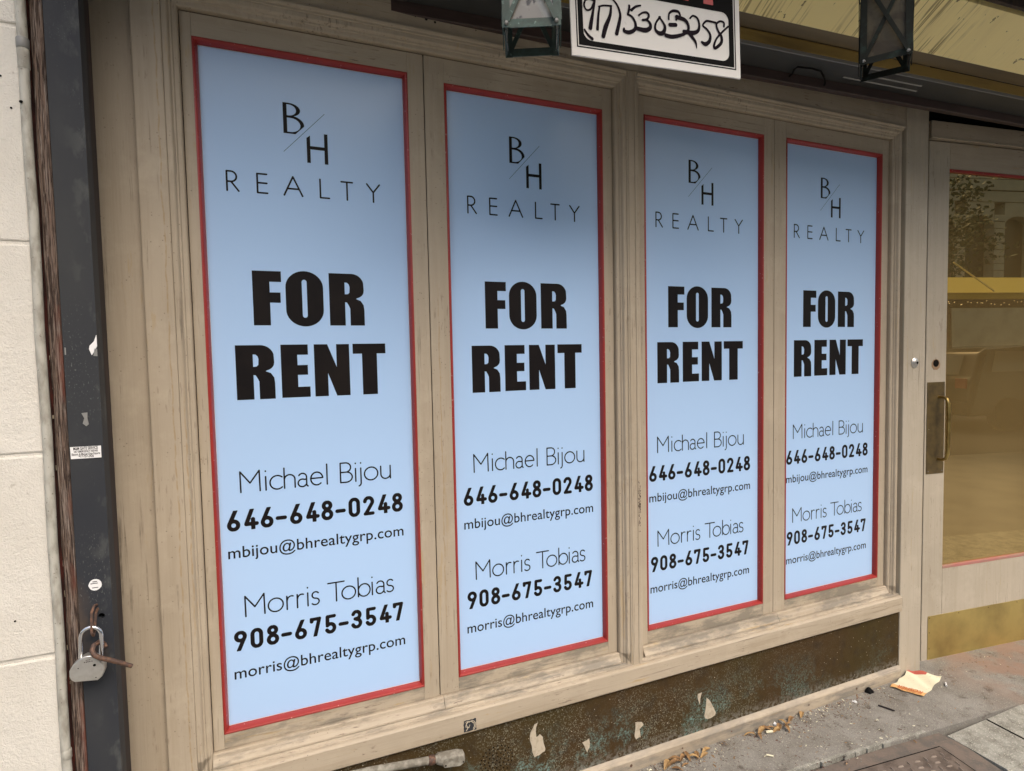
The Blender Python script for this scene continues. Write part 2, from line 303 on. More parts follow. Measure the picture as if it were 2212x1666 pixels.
DIG = {  # bold numerals, height 1
 '0': [arc(.285, .70, .195, .215, 180, 0) + arc(.285, .30, .195, .215, 0, -180) + [(.09, .70)]],
 '2': [arc(.275, .71, .19, .205, 172, -28, 16) + [(.12, .085)], [(.10, .085), (.47, .085)]],
 '3': [arc(.265, .725, .175, .19, 160, -90), arc(.265, .29, .195, .205, 90, -162), [(.20, .535), (.265, .52)]],
 '4': [[(.37, 1.0), (.10, .29)], [(.10, .275), (.56, .275)], [(.40, .50), (.40, .085)], [(.40, .2), (.40, 0)]],
 '5': [[(.14, .915), (.46, .915)], [(.13, .90), (.12, .52)], arc(.265, .30, .195, .215, 138, -155)],
 '6': [arc(.285, .285, .195, .20, 0, 360, 22), [(.125, .40), (.39, 1.0)]],
 '7': [[(.10, .915), (.46, .915)], [(.455, .90), (.23, 0)], [(.085, .93), (.085, .80)]],
 '8': [arc(.285, .745, .165, .17, 0, 360, 20), arc(.285, .285, .195, .20, 0, 360, 22)],
 '9': [arc(.285, .715, .195, .20, 0, 360, 22), [(.445, .60), (.18, 0)]],
 '-': [[(.03, .40), (.36, .40)]]}
LET = {  # light lower case and capitals, cap height 1, x-height .664 ; (strokes, advance)
 'M': [[(.01, 0), (0, 1), (.425, .42), (.845, 1), (.86, 0)]],
 'i': [[(0, 0), (0, .664)], [(0, .92), (0, .94)]],
 'c': [arc(.33, .33, .33, .335, 48, 312, 20)],
 'h': [[(0, 0), (0, 1)], arc(.245, .41, .245, .245, 180, 0) + [(.49, 0)]],
 'a': [arc(.22, .47, .19, .19, 150, 0) + [(.41, .06), (.47, .0)], arc(.21, .185, .20, .19, 60, 300, 16) + [(.41, .12)], [(.41, .36), (.30, .35)]],
 'e': [[(.01, .36), (.58, .36)] + arc(.30, .335, .285, .325, 5, 312, 22)],
 'l': [[(0, 0), (0, 1.02)]],
 'B': [[(0, 0), (0, 1), (.26, 1)] + arc(.26, .76, .25, .24, 90, -90) + [(0, .52)], [(.26, .52)] + arc(.28, .26, .30, .26, 90, -90) + [(0, 0)]],
 'j': [[(.0, .664), (.0, -.10)] + arc(-.13, -.10, .13, .16, 0, -80, 6), [(.0, .92), (.0, .94)]],
 'o': [arc(.34, .332, .34, .335, 0, 360, 26)],
 'u': [[(0, .664), (0, .245)] + arc(.245, .245, .245, .245, 180, 360), [(.49, .664), (.49, 0)]],
 'r': [[(0, 0), (0, .664)], [(0, .40)] + arc(.21, .42, .20, .235, 170, 65, 8)],
 's': [arc(.19, .495, .165, .165, 35, 270, 12) + arc(.17, .165, .185, .165, 90, -145, 12)],
 'T': [[(-.40, .97), (.40, .97)], [(0, .97), (0, 0)]],
 'b': [[(0, 1.02), (0, .02)], arc(.30, .33, .30, .33, 0, 360, 24)]}
def place(strokes, x, z, s): return [[(x + px * s, z + pz * s) for px, pz in st] for st in strokes]

def poster_meshes():
    y = -.0026
    acc = []
    def new(n): b_ = B(); acc.append((n, b_)); return b_
    logo = new('initials_lettering')
    # initials: local coordinates, metres; x from the left margin, z height above ground
    bo = [(.2105, 2.2488), (.2105, 2.3345)] + [(.2225, 2.3345)] + arc(.226, 2.3155, .031, .019, 90, -55, 10) + arc(.2250, 2.2750, .0415, .0255, 70, -5, 10) + [(.2424, 2.2488)]
    i1 = [(.2208, 2.3300), (.2208, 2.2995), (.2260, 2.2993)] + arc(.2265, 2.3147, .0195, .0153, -90, 90, 10)
    i2 = [(.2208, 2.2930), (.2208, 2.2537), (.2300, 2.2535)] + arc(.2300, 2.2733, .0265, .0197, -80, 90, 10)
    lay(logo, poly2d([bo, i1, i2]), y)
    lay(logo, poly2d([[(.2715, 2.1720), (.2812, 2.1720), (.2812, 2.2109), (.3199, 2.2109), (.3199, 2.1720), (.3296, 2.1720), (.3296, 2.2584), (.3199, 2.2584), (.3199, 2.2202), (.2812, 2.2202), (.2812, 2.2500), (.2715, 2.2420)]]), y)
    lay(logo, sdf_faces([([(.2092, 2.1967), (.3229, 2.3156)], .00055)], .0006), y)
    q = .00235
    S = [[(.0595, 2.0745), (.0595, 2.1275), (.0700, 2.1275)] + arc(.0700, 2.1135, .0138, .0140, 90, -90) + [(.0595, 2.0995)], [(.0700, 2.0995), (.0885, 2.0745)],
         [(.1611, 2.1275), (.1365, 2.1275), (.1365, 2.0750), (.1620, 2.0750)], [(.1365, 2.1025), (.1610, 2.1025)],
         [(.2060, 2.0745), (.2306, 2.1275), (.2552, 2.0745)], [(.2170, 2.0935), (.2445, 2.0935)], [(.3045, 2.1275), (.3045, 2.0750), (.3290, 2.0750)],
         [(.3640, 2.1265), (.3960, 2.1265)], [(.3801, 2.1265), (.3801, 2.0745)], [(.4380, 2.1270), (.4565, 2.1030), (.4752, 2.1270)], [(.4565, 2.1030), (.4565, 2.0745)]]
    lay(new('company_lettering'), sdf_faces([(s_, q) for s_ in S], .0011), y)
    head = new('headline_lettering')
    # headline
    def Fg(x, z0, z1): h = z1 - z0; return [[(x, z0), (x, z1), (x + .0757, z1), (x + .0757, z1 - .0302), (x + .0445, z1 - .0302), (x + .0445, z0 + .0937), (x + .0727, z0 + .0937), (x + .0727, z0 + .0648), (x + .0445, z0 + .0648), (x + .0445, z0)]]
    def Rg(x, z1, s=1):
        z0 = z1 - .1540
        return [[(x, z0), (x, z1), (x + .060, z1)] + arc(x + .064, z1 - .033, .0355, .033, 90, 10, 8) + [(x + .100, z1 - .050)] + arc(x + .070, z1 - .052, .0295, .0215, 0, -70, 6) + [(x + .0765, z1 - .0745), (x + .090, z1 - .0800), (x + .0985, z1 - .0930), (x + .1003, z1 - .108), (x + .1003, z0), (x + .0590, z0), (x + .0590, z1 - .104), (x + .0560, z1 - .1255 + .0145 * 2), (x + .050, z1 - .0855), (x + .0445, z1 - .0848), (x + .0445, z0)],
                [(x + .0445, z1 - .0262), (x + .0515, z1 - .0268), (x + .0568, z1 - .0320), (x + .0590, z1 - .0400), (x + .0580, z1 - .0560), (x + .0535, z1 - .0605), (x + .0445, z1 - .0612)]]
    lay(head, poly2d(Fg(.1125, 1.7030, 1.8570)), y)
    lay(head, poly2d([arc(.2505, 1.8125, .0515, .0475, 180, 0, 20) + arc(.2505, 1.7475, .0515, .0475, 0, -180, 20), arc(.2502, 1.8285, .0068, .0068, 180, 0, 8) + arc(.2502, 1.7320, .0068, .0068, 0, -180, 8)]), y)
    lay(head, poly2d(Rg(.3188, 1.8570)), y); head = new('headline_lettering'); lay(head, poly2d(Rg(.0612, 1.6470)), y)
    zt, zb = 1.6476, 1.4942
    lay(head, poly2d([[(.1792, zb), (.1792, zt), (.2533, zt), (.2533, zt - .0298), (.2237, zt - .0298), (.2237, zt - .0598), (.2516, zt - .0598), (.2516, zt - .0884), (.2237, zt - .0884), (.2237, zt - .1232), (.2567, zt - .1232), (.2567, zb)]]), y)
    lay(head, poly2d([[(.2700, zb), (.2700, zt), (.3077, zt), (.3330, 1.5797), (.3330, zt), (.3701, zt), (.3701, zb), (.3316, zb), (.3075, 1.5624), (.3075, zb)]]), y)
    lay(head, poly2d([[(.3804, zt + .0006), (.4779, zt + .0006), (.4779, 1.6182), (.4516, 1.6182), (.4516, zb), (.4075, zb), (.4075, 1.6182), (.3804, 1.6182)]]), y)
    # names, numbers and addresses
    cap = .0590; q = .0021
    def name(items, z):
        S = []
        for ch, x in items: S += place(LET[ch], x, z, cap)
        lay(new('name_lettering'), sdf_faces([(s_, q) for s_ in S], .0011), y)
    name([('M', .0595), ('i', .1258), ('c', .1368), ('h', .1753), ('a', .2120), ('e', .2470), ('l', .2938), ('B', .3325), ('i', .3768), ('j', .3925), ('o', .4030), ('u', .4525)], 1.2305)
    name([('M', .0582), ('o', .1185), ('r', .1690), ('r', .1975), ('i', .2268), ('s', .2375), ('T', .3082), ('o', .3245), ('b', .3730), ('i', .4150), ('a', .4265), ('s', .4590)], .8710)
    def phone(s, x, z, h, wd):
        S = []; adv = {True: .0352, False: .0435}; X = x
        xs = []
        for ch in s: xs.append(X); X += adv[ch == '-']
        k = (wd - .033) / (xs[-1] - x)
        for ch, xx_ in zip(s, xs): S += place(DIG[ch], x + (xx_ - x) * k - .0005, z, h)
        lay(new('phone_lettering'), sdf_faces([(s_, h * .094) for s_ in S], .00135, (z, z + h)), y)
    phone('646-648-0248', .0214, 1.1215, .0592, .4955); phone('908-675-3547', .0262, .7740, .0582, .4840)
    def mail(s, x0, x1, z):
        vs, fs, w_ = text2d(s, .006, 1.02); k = .0415 / .5 * .5
        lay(new('email_lettering'), (vs, fs), y, x1 - x0, .0475, x0, z)
    mail('mbijou@bhrealtygrp.com', .0205, .5170, 1.0440); mail('morris@bhrealtygrp.com', .0227, .5119, .6935)
    return [(n, mesh(n, b_, m_black)) for n, b_ in acc]

# ------------------------------------------------------------------ the ground
GZ = .075
def sheet(x0, x1, y0, y1, z): return B().add([(x0, y0, z), (x1, y0, z), (x1, y1, z), (x0, y1, z)], [(0, 1, 2, 3)])
solo('road', sheet(-60, 80, -60, -4.6, -.10), m_asph, (0, 0, 0), None, None, kind='structure')
b = B(); b.box(-60, 80, -4.6, -1.6, -.3, GZ - .012, 0, 1); b.box(-60, 80, -1.599, -.60, -.3, GZ - .012); b.box(2.385, 8, -.60, -.398, -.3, GZ - .006)
M = MT('worn_flagstone', (.22, .21, .185), .85); M.mix(M.ramp(M.noise(3, detail=5), .4, .65), (.18, .17, .15)); m_flag = M.m
o = solo('pavement', b, [m_slab, m_flag], (0, 0, 0), None, None, kind='structure')
edge = [(-3, -.27), (1.0, -.27), (1.68, -.297), (1.89, -.309), (2.07, -.323), (2.18, -.347), (2.375, -.363), (2.58, -.379), (2.73, -.39), (2.9, -.40), (3.4, -.43), (6, -.5)]
b = B()
b.prism([(6, .3), (-3, .3)] + edge, 'z', -.2, GZ)
solo('sidewalk_apron', b, m_walk, (0, 0, 0), None, None, kind='structure')
# cracked mortar lip along the joint
b = B(); x = 1.45
while x < 2.36:
    L = random.uniform(.045, .11); yb = -.293 - max(0, x - 1.68) * .075 - max(0, x - 2.05) * .03; j_ = random.uniform(-.0015, .0015)
    if random.random() < .9: b.box(x, x + L - .0007, yb - .0120 + j_, yb + .001 + j_, GZ - .02, GZ + random.uniform(.0001, .0005), .0006)
    x += L
solo('mortar_lip', b, m_slab, (1.5, -.3, GZ), 'cracked pale mortar strip along the edge of the sidewalk apron', 'mortar strip')
# joints in the pavement
b = B(); b.prism([(2.632, -.40), (2.640, -.40), (2.634, -.60), (2.626, -.60)], 'z', GZ - .02, GZ - .0045)
solo('pavement_joint', b, m_void, (0, 0, 0), None, None, kind='structure')

# hatch
hatch = thing('sidewalk_hatch', (2.0, -.55, GZ - .01), 'rusty steel cellar hatch with raised tread pattern set in the sidewalk', 'hatch')
b = B(); b.prism([(.8, -.318), (1.68, -.318), (1.9, -.330), (2.1, -.345), (2.376, -.372), (2.389, -.45), (2.36, -.62), (.8, -.62)], 'z', GZ - .05, GZ - .008)
part('hatch_frame', b, m_hatchframe, hatch)
b = B(); b.prism([(.9, -.298), (1.883, -.3815), (2.2960, -.4215), (2.2930, -.4600), (2.270, -.60), (.9, -.60)], 'z', GZ - .03, GZ - .0072)
part('seam_gap', b, m_void, hatch)
b = B(); b.prism([(.9, -.305), (1.883, -.389), (2.288, -.428), (2.284, -.46), (2.262, -.60), (.9, -.60)], 'z', GZ - .03, GZ - .004)
lg = B()
def lug(b, x, y, a, L=.030, wd=.0075):
    n = 8; vs = []; ca, sa = math.cos(a), math.sin(a)
    for i in range(n):
        t = 2 * math.pi * i / n; u = L / 2 * math.cos(t); v = wd / 2 * math.sin(t); vs.append((x + u * ca - v * sa, y + u * sa + v * ca, GZ - .0045))
    for i in range(n):
        t = 2 * math.pi * i / n; u = L / 3.2 * math.cos(t); v = wd / 5 * math.sin(t); vs.append((x + u * ca - v * sa, y + u * sa + v * ca, GZ + .0005))
    b.add(vs, [(i, (i + 1) % n, n + (i + 1) % n, n + i) for i in range(n)] + [tuple(range(n, 2 * n))])
for i in range(-14, 26):
    for j in range(8):
        px = 1.4 + i * .0405 + (.5 * .0405 if j % 2 else 0); py = -.372 - j * .0270 - (px - 1.9) * .09
        ey = -.389 - (px - 1.883) * .096 if px > 1.883 else -.305 - (px - .9) * .0855
        if py > ey - .018 or px > 2.27: continue
        lug(lg, px, py, R(78) if (i + j) % 2 else R(-15), .026, .0062)
tp = part('tread_plate', b, m_tread, hatch)
M = MT('worn_tread', (.36, .30, .25), .5, .3); M.mix(M.ramp(M.noise(90), .45, .65), (.26, .21, .17)); part('tread_rib', lg, M.m, tp)

# ------------------------------------------------------------------ stucco neighbour
wall = thing('stucco_wall', (-1.2, -.1, 0), 'cream stucco wall scored into blocks left of the shopfront', 'wall')
b = B(); X1 = -.4965
zs = [(-.1, .941), (.949, 1.4015), (1.4085, 1.8655), (1.8725, 2.328), (2.334, 2.80), (2.807, 4.6)]
for z0, z1 in zs: b.box(-3, X1, -.212, .4, z0, z1, .004)
b.box(-3, X1 + .001, -.2085, .4, -.1, 4.6)
part('block_face', b, m_stucco, wall)
b = B()
for (x, z) in ((-.5657, 1.037), (-.603, 1.06), (-.53, 2.22), (-.515, 2.155)):
    b.tube([(x, -.2115, z), (x, -.2135, z)], .0022, 7)
part('nail_hole', b, m_void, wall)
pp = thing('conduit_pipe', (-.488, -.213, GZ), 'thin chalky white pipe running up the edge of the stucco wall', 'pipe')
part('tube', B().tube([(-.4885 + .0012 * math.sin(i * 1.7), -.2135, i * .12) for i in range(0, 36)], .0094, 16), m_pipe, pp, True)
for z0, z1, r in ((2.240, 2.283, .0108), (2.283, 2.305, .0118), (.70, .722, .0102)):
    part('coupling', B().tube([(-.488, -.2135, z0), (-.488, -.2135, z0 + .002), (-.488, -.2135, z1 - .002), (-.488, -.2135, z1)], [r * .9, r, r, r * .9], 16), m_pipe if r < .0115 else m_lip, pp, True)
part('nub', B().tube([(-.4935, -.2205, 2.168), (-.4945, -.225, 2.166)], .003, 8), m_void, pp)
bt = thing('timber_batten', (-.466, -.16, GZ), 'weathered splintered timber batten between white pipe and steel gate rail', 'batten')
b = B(); n = 60
vs = []; 
for i in range(n + 1):
    z = 4.2 * i / n; a = .0012 * math.sin(i * 2.1) + random.uniform(-.0007, .0007)
    vs += [(-.4778 + a, -.10, z), (-.4778 + a, -.199, z), (-.4758 + a, -.2015, z), (-.4545, -.2015, z), (-.4535, -.199, z), (-.4535, -.10, z)]
b.add(vs, [(6 * i + k, 6 * i + k + 1, 6 * i + 7 + k, 6 * i + 6 + k) for i in range(n) for k in range(5)])
part('plank', b, m_timber, bt)
part('backing_strip', B().box(-.4965, -.4535, -.186, -.05, 0, 4.2), m_redwood, bt)
b = B()
for i in range(70):
    z = random.choice([random.uniform(.1, 1.0), random.uniform(.1, 1.7)]); x = random.uniform(-.4795, -.4755); s_ = random.uniform(.001, .003)
    b.box(x - s_, x + s_ * .6, -.1865 - s_ * 2, -.186, z, z + s_ * random.uniform(1, 5))
part('crumbled_stucco', b, m_scrap, bt)

# ------------------------------------------------------------------ gate rail
rail = thing('gate_rail', (-.42, -.12, GZ), 'dark grey steel guide rail of the roll-down gate with stickers', 'gate rail')
b = B(); hz, hx, hr = 1.0145, -.4095, .0066      # front plate with its round bolt hole
x0, x1 = -.4520, -.3875
b.box(x0, x1, -.203, -.160, 1.06, 3.0); b.box(x0, x1, -.203, -.160, 0.05, .97)
ang = [45 + 90 * k for k in range(4)]
sq = [(x1, 1.06), (x0, 1.06), (x0, .97), (x1, .97)]
N = 16; circ = [(hx + hr * math.cos(2 * math.pi * i / N), hz + hr * 1.05 * math.sin(2 * math.pi * i / N)) for i in range(N)]
outer = []
for i in range(N):
    t = 2 * math.pi * i / N; c_, s_ = math.cos(t), math.sin(t)
    k = min(((x1 - hx) / c_) if c_ > 1e-6 else ((x0 - hx) / c_) if c_ < -1e-6 else 9, ((1.06 - hz) / s_) if s_ > 1e-6 else ((.97 - hz) / s_) if s_ < -1e-6 else 9)
    outer.append((hx + c_ * k, hz + s_ * k))
for P, Q in (((x1, 1.06), None), ((x0, 1.06), None), ((x0, .97), None), ((x1, .97), None)):
    i = min(range(N), key=lambda i: (outer[i][0] - P[0]) ** 2 + (outer[i][1] - P[1]) ** 2); outer[i] = P
b.add([(x, -.203, z) for x, z in outer] + [(x, -.203, z) for x, z in circ] + [(x, -.185, z) for x, z in circ], [(i, (i + 1) % N, N + (i + 1) % N, N + i) for i in range(N)] + [(N + i, N + (i + 1) % N, 2 * N + (i + 1) % N, 2 * N + i) for i in range(N)])
b.add([(x1, -.203, .97), (x1, -.203, 1.06), (x1, -.16, 1.06), (x1, -.16, .97)], [(0, 1, 2, 3)])
part('front_plate', b, m_steel, rail)
part('bolt_hole_recess', B().box(x0 + .002, x1 - .002, -.184, -.165, .96, 1.07), m_void, rail)
part('channel', B().box(-.452, -.4115, -.158, -.02, 0.05, 3.0).box(-.452, -.392, -.159, -.10, .05, 3.0), m_channel, rail)
def stick(name, pts, m_, y=-.2045, th=.0009, par=rail, label=None):
    return part(name, B().prism(pts, 'y', y, y + th), m_, par, label=label)
st = stick('sticker', [(-.4494, 1.3872), (-.3916, 1.3865), (-.3914, 1.4140), (-.4500, 1.4146)], m_vinylwhite, label='white printed gate service sticker')
b = B()
for tx, z, h, x0_, x1_ in (('M&M GATE SERVICE', 1.4072, .0062, -.4440, -.3975), ('24/7 EMERGENCY REPAIR', 1.4010, .0046, -.4435, -.3975), ('Electric & Manual Gate Experts', 1.3950, .0046, -.4475, -.3935), ('917-757-2426', 1.3893, .0050, -.4345, -.4060)):
    vs, fs, w_ = text2d(tx, .02); lay(b, (vs, fs), -.2048, x1_ - x0_, h * 1.05 / .7, x0_, z)
part('printed_lettering', b, m_black, st)
rs = stick('round_sticker', [(-.4179 + .0128 * math.cos(t * .45) * (1 + .04 * math.sin(t * 3)), 1.0905 + .0135 * math.sin(t * .45)) for t in range(14)], m_vinylwhite, label='round white sticker')
b = B()
for x, z, l in ((-.4225, 1.0975, .009), (-.4265, 1.0935, .014), (-.4240, 1.0835, .012)): b.box(x, x + l, -.2052, -.2047, z, z + .0013)
part('printed_marks', b, m_black, rs)
stick('paint_splash', [(-.4035, 1.6365), (-.4022, 1.6440), (-.3935, 1.6540), (-.3885, 1.6685), (-.3879, 1.6680), (-.3879, 1.6430), (-.3935, 1.6310), (-.3990, 1.6225)], m_vinylwhite, label='white paint splash')
stick('torn_tape', [(-.4495, 1.6245), (-.4470, 1.6240), (-.4468, 1.6400), (-.4493, 1.6410)], m_lip); stick('torn_tape', [(-.3960, 1.6205), (-.3882, 1.6200), (-.3882, 1.6370), (-.3930, 1.6375)], m_lip)
stick('peeled_sticker', [(-.4250, 1.4910), (-.4135, 1.4920), (-.4140, 1.4780), (-.4120, 1.4650), (-.4170, 1.4605), (-.4235, 1.4670), (-.4200, 1.4790)], m_lip, label='half peeled sticker scrap')

# hanging hardware
lk = thing('padlock', (-.432, -.236, .89), 'silver steel padlock hanging on the gate rail', 'padlock')
body = [(-.4555, .8895), (-.4125, .8835)] + [(-.4035, .8905), (-.3990, .9020), (-.3985, .9125), (-.4040, .9255), (-.4130, .9370), (-.4220, .9430), (-.4330, .9440), (-.4450, .9385), (-.4570, .9285), (-.4640, .9165), (-.4642, .9040), (-.4610, .8950)]
bm = bmesh.new(); vs = [bm.verts.new((x, -.224, z)) for x, z in body]; f = bm.faces.new(vs)
r_ = bmesh.ops.extrude_face_region(bm, geom=[f]); bmesh.ops.translate(bm, verts=[v for v in r_['geom'] if isinstance(v, bmesh.types.BMVert)], vec=(0, -.023, 0))
bmesh.ops.recalc_face_normals(bm, faces=bm.faces[:]); bmesh.ops.bevel(bm, geom=[e for e in bm.edges if abs(e.verts[0].co.y - e.verts[1].co.y) < 1e-5], offset=.003, segments=3, profile=.6, affect='EDGES')
bm.verts.index_update(); b = B().add([v.co[:] for v in bm.verts], [[v.index for v in f.verts] for f in bm.faces]); bm.free()
bd = part('body', b, m_lock, lk, True)
part('rivet_hole', B().tube([(-.4165, -.2465, .9205), (-.4165, -.2475, .9205)], .0030, 10).tube([(-.4470, -.2465, .9195), (-.4470, -.2475, .9195)], .0012, 8).tube([(-.4150, -.2465, .8915), (-.4150, -.2475, .8915)], .0012, 8), m_void, bd)
b = B()
for i, x in enumerate((-.4355, -.432, -.429, -.4255, -.4215)): b.box(x, x + .0018, -.2476, -.2468, .9300, .9318)
for x in (-.432, -.4290, -.426): b.box(x, x + .0020, -.2476, -.2468, .9345, .9355)
part('engraving', b, m_channel, bd)
sh = [(-.4455, -.235, .930), (-.4435, -.235, .962)] + [(-.4232 + .0195 * math.cos(R(a)), -.235, .982 + .0225 * math.sin(R(a))) for a in range(170, -11, -15)] + [(-.4050, -.235, .955), (-.4070, -.235, .932)]
part('shackle', B().tube(sh, .0044, 12), m_chrome, lk, True)
b = B(); b.tube([(-.4172, -.196, 1.041), (-.4188, -.2155, 1.0455), (-.4208, -.2300, 1.036), (-.4205, -.2345, 1.015), (-.4200, -.2400, .992), (-.4190, -.2330, .983), (-.4180, -.2240, .990), (-.4178, -.2200, 1.010), (-.4170, -.2140, 1.028), (-.4160, -.200, 1.034)], .0031, 10)
solo('staple_hook', b, m_rust, (-.418, -.2, 1.04), 'thin rusty loop hooked through the gate rail holding the padlock', 'hook', smooth=True)
b = B(); b.tube([(-.3990, -.224, .9470), (-.4030, -.218, .9540), (-.4100, -.224, .9640), (-.4170, -.243, .9640), (-.4185, -.251, .9560), (-.4125, -.2550, .9460), (-.4020, -.2540, .9370), (-.3850, -.2500, .9265), (-.3660, -.2450, .9130), (-.3465, -.2400, .8985)], [.0040, .0042, .0050, .0052, .0052, .0054, .0054, .0052, .0050, .0046], 12)
solo('rusty_bolt', b, m_rust, (-.38, -.25, .92), 'bent rusty iron rod hooked on the padlock shackle', 'rod', smooth=True)

# ------------------------------------------------------------------ shopfront timber frame
fr = thing('shopfront_frame', (1.2, 0, GZ), 'beige painted timber frame holding the four poster windows', 'shopfront')
RP = [(0, -.016), (0, -.033), (.003, -.0365), (.012, -.038), (.0145, -.0425), (.018, -.043), (.0215, -.0495), (.024, -.0515), (.0345, -.0525), (.0345, -.01)]
part('casing', B().box(-.425, -.3195, -.040, .02, .05, 3.0, .0015), m_paint, fr)
part('pilaster', B().box(-.3185, -.2505, -.0575, .02, .05, 3.0, .003), m_paint, fr)
b = B().ring(-.2155, 1.1105, .508, 2.530, RP, 'LRT').prism([(-.2155 - o, y_) for o, y_ in RP] + [(-.2155, -.01)], 'z', .05, .5085); part('moulding', b, m_paint, fr)
b = B().ring(1.2135, 2.5525, .508, 2.530, [(o * .72, y) for o, y in RP], 'L').ring(1.2135, 2.5525, .508, 2.530, RP, 'RT'); part('moulding', b, m_paint, fr)
b = B(); b.box(1.1455, 1.1905, -.056, .02, .458, 2.586, .002); b.box(1.1520, 1.1600, -.0585, -.05, .462, 2.584, .0012); b.box(1.1780, 1.1885, -.059, -.05, .462, 2.584, .0015); part('mullion', b, m_paint, fr)
part('moulding', B().prism([(1.1105 + o, y_) for o, y_ in RP] + [(1.1105, -.01)], 'z', .466, .5085), m_paint, fr)
part('moulding', B().prism([(1.2135 - o * .72, y_) for o, y_ in RP] + [(1.2135, -.01)], 'z', .466, .5085), m_paint, fr)
part('moulding', B().prism([(2.5525 + o, y_) for o, y_ in RP] + [(2.5525, -.01)], 'z', .466, .5085), m_paint, fr)
part('jamb', B().box(2.5865, 2.6065, -.036, .02, .45, 2.60, .0015).box(2.5885, 2.5960, -.041, -.03, .465, 2.57, .001), m_paint, fr)
b = B()     # head moulding and header board
for x0, x1 in ((-.2500, 1.1450), (1.1910, 2.5935)):
    b.prism([(-.02, 2.5650), (-.0525, 2.5650), (-.0560, 2.5670), (-.0560, 2.5720), (-.0610, 2.5745), (-.0625, 2.5790), (-.0610, 2.5840), (-.0560, 2.5855), (-.02, 2.5855)], 'x', x0, x1)
part('head_moulding', b, m_paintx, fr)
part('header_board', B().box(-.2500, 2.6065, -.0545, .02, 2.5870, 2.90, .001), m_paintx, fr)
b = B()
for x, z, r in ((.443, 2.616, .0045), (.470, 2.612, .0035), (.482, 2.621, .0015), (.600, 2.613, .0018), (.41, 2.616, .0016), (.955, 2.605, .002)): b.tube([(x, -.0552, z), (x, -.0535, z)], r, 9)
part('screw_hole', b, m_void, fr)
SP = [(-.02, .4740), (-.0455, .4720), (-.0475, .4690), (-.0500, .4705), (-.0560, .4675), (-.0575, .4640), (-.0615, .4650), (-.0680, .4620), (-.0710, .4580), (-.0710, .3955), (-.0690, .3925), (-.02, .3925)]
part('sill', B().prism(SP, 'x', -.2160, 2.6065), m_paintw, fr)
BP = [(-.01, .5075), (-.0290, .5075), (-.0325, .5050), (-.0350, .4960), (-.0450, .4800), (-.0460, .4745), (-.01, .4745)]
b = B()
for x0, x1 in ((-.2150, .4470), (.4485, 1.1095), (1.2140, 1.8800), (1.8815, 2.5515)): b.prism(BP, 'x', x0, x1)
part('sill_bead', b, m_paintw, fr)
kp = part('kick_panel', B().box(-.216, 2.6065, -.0560, .02, .05, .3925), m_kick, fr)
# perforated vent
b = B()
for r0, n in ((0, 1), (.0125, 6), (.025, 12), (.0375, 18), (.049, 24)):
    for i in range(n):
        a = 2 * math.pi * i / n + r0 * 20; b.tube([(.615 + r0 * 1.15 * math.cos(a), -.0566, .262 + r0 * math.sin(a)), (.615 + r0 * 1.15 * math.cos(a), -.0558, .262 + r0 * math.sin(a))], .0027, 8)
part('vent_hole', b, m_void, kp)
part('base_trim', B().prism([(-.03, .132), (-.0575, .132), (-.0700, .1180), (-.0715, .1150), (-.0715, .05), (-.03, .05)], 'x', -.2160, 2.6065), m_paintw, fr)
b = B()
for x in (1.13, 1.60, 1.36, 2.31, 2.02): b.tube([(x, -.0722, .100), (x, -.0710, .100)], random.uniform(.003, .006), 7)
part('rust_stain', b, m_rust, fr)
part('door_post', B().box(2.6075, 2.7565, -.0600, .02, .05, 3.0, .003), m_doorpaint, fr)
cy = part('lock_cylinder', B().tube([(2.681, -.0595, 1.535), (2.681, -.064, 1.535), (2.681, -.070, 1.535), (2.681, -.0712, 1.535)], [.0250, .0240, .0150, .0120], 18), m_lock, fr, True)
part('keyhole', B().tube([(2.685, -.0710, 1.535), (2.685, -.0722, 1.535)], .0060, 10), m_void, cy)
# worn square stencil on the sill face
b = B(); rim = []
for k in range(40):
    t_ = k / 10; e_ = random.uniform(-.0012, .0010); q_ = t_ % 1
    rim.append([(.500 + .042 * q_, .3990 + e_), (.542 + e_, .3990 + .0375 * q_), (.542 - .042 * q_, .4365 + e_), (.500 + e_, .4365 - .0375 * q_)][int(t_)])
b.prism(rim, 'y', -.0714, -.0708)
stp = part('square_patch', b, m_steel, fr, label='square blackened patch on the sill')
sw = [(arc(.520, .417, .013, .014, 200, 20, 12), [.0004] + [.0014] * 11 + [.0004]), (arc(.523, .415, .017, .018, 80, -60, 10), .0010), ([(.508, .403), (.513, .409), (.511, .415), (.517, .411), (.520, .419)], .0013), (arc(.514, .424, .006, .007, 30, 250, 8), .0008), ([(.503, .430), (.510, .433), (.519, .431)], .0006), ([(.532, .404), (.536, .412), (.534, .425)], .0012)]
part('scratch', lay(B(), sdf_faces(sw, .0006), -.0717), m_scrap, stp)
# rot on the mullion edge
b = B()
for i in range(120):
    z = random.triangular(.95, 1.16, 1.06); x = random.uniform(1.1795, 1.1895); s_ = random.uniform(.0006, .0022)
    b.box(x, x + s_, -.0597, -.0585, z, z + s_ * random.uniform(1, 4))
part('rotted_patch', b, m_timber, fr)
# black wall added behind the shopfront to block light leaks
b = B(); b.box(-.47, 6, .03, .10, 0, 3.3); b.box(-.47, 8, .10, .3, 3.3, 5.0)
solo('light_block_wall', b, m_void, (2.5, .05, 0), 'black light-blocking wall added behind the shopfront timber and above the door', 'wall')

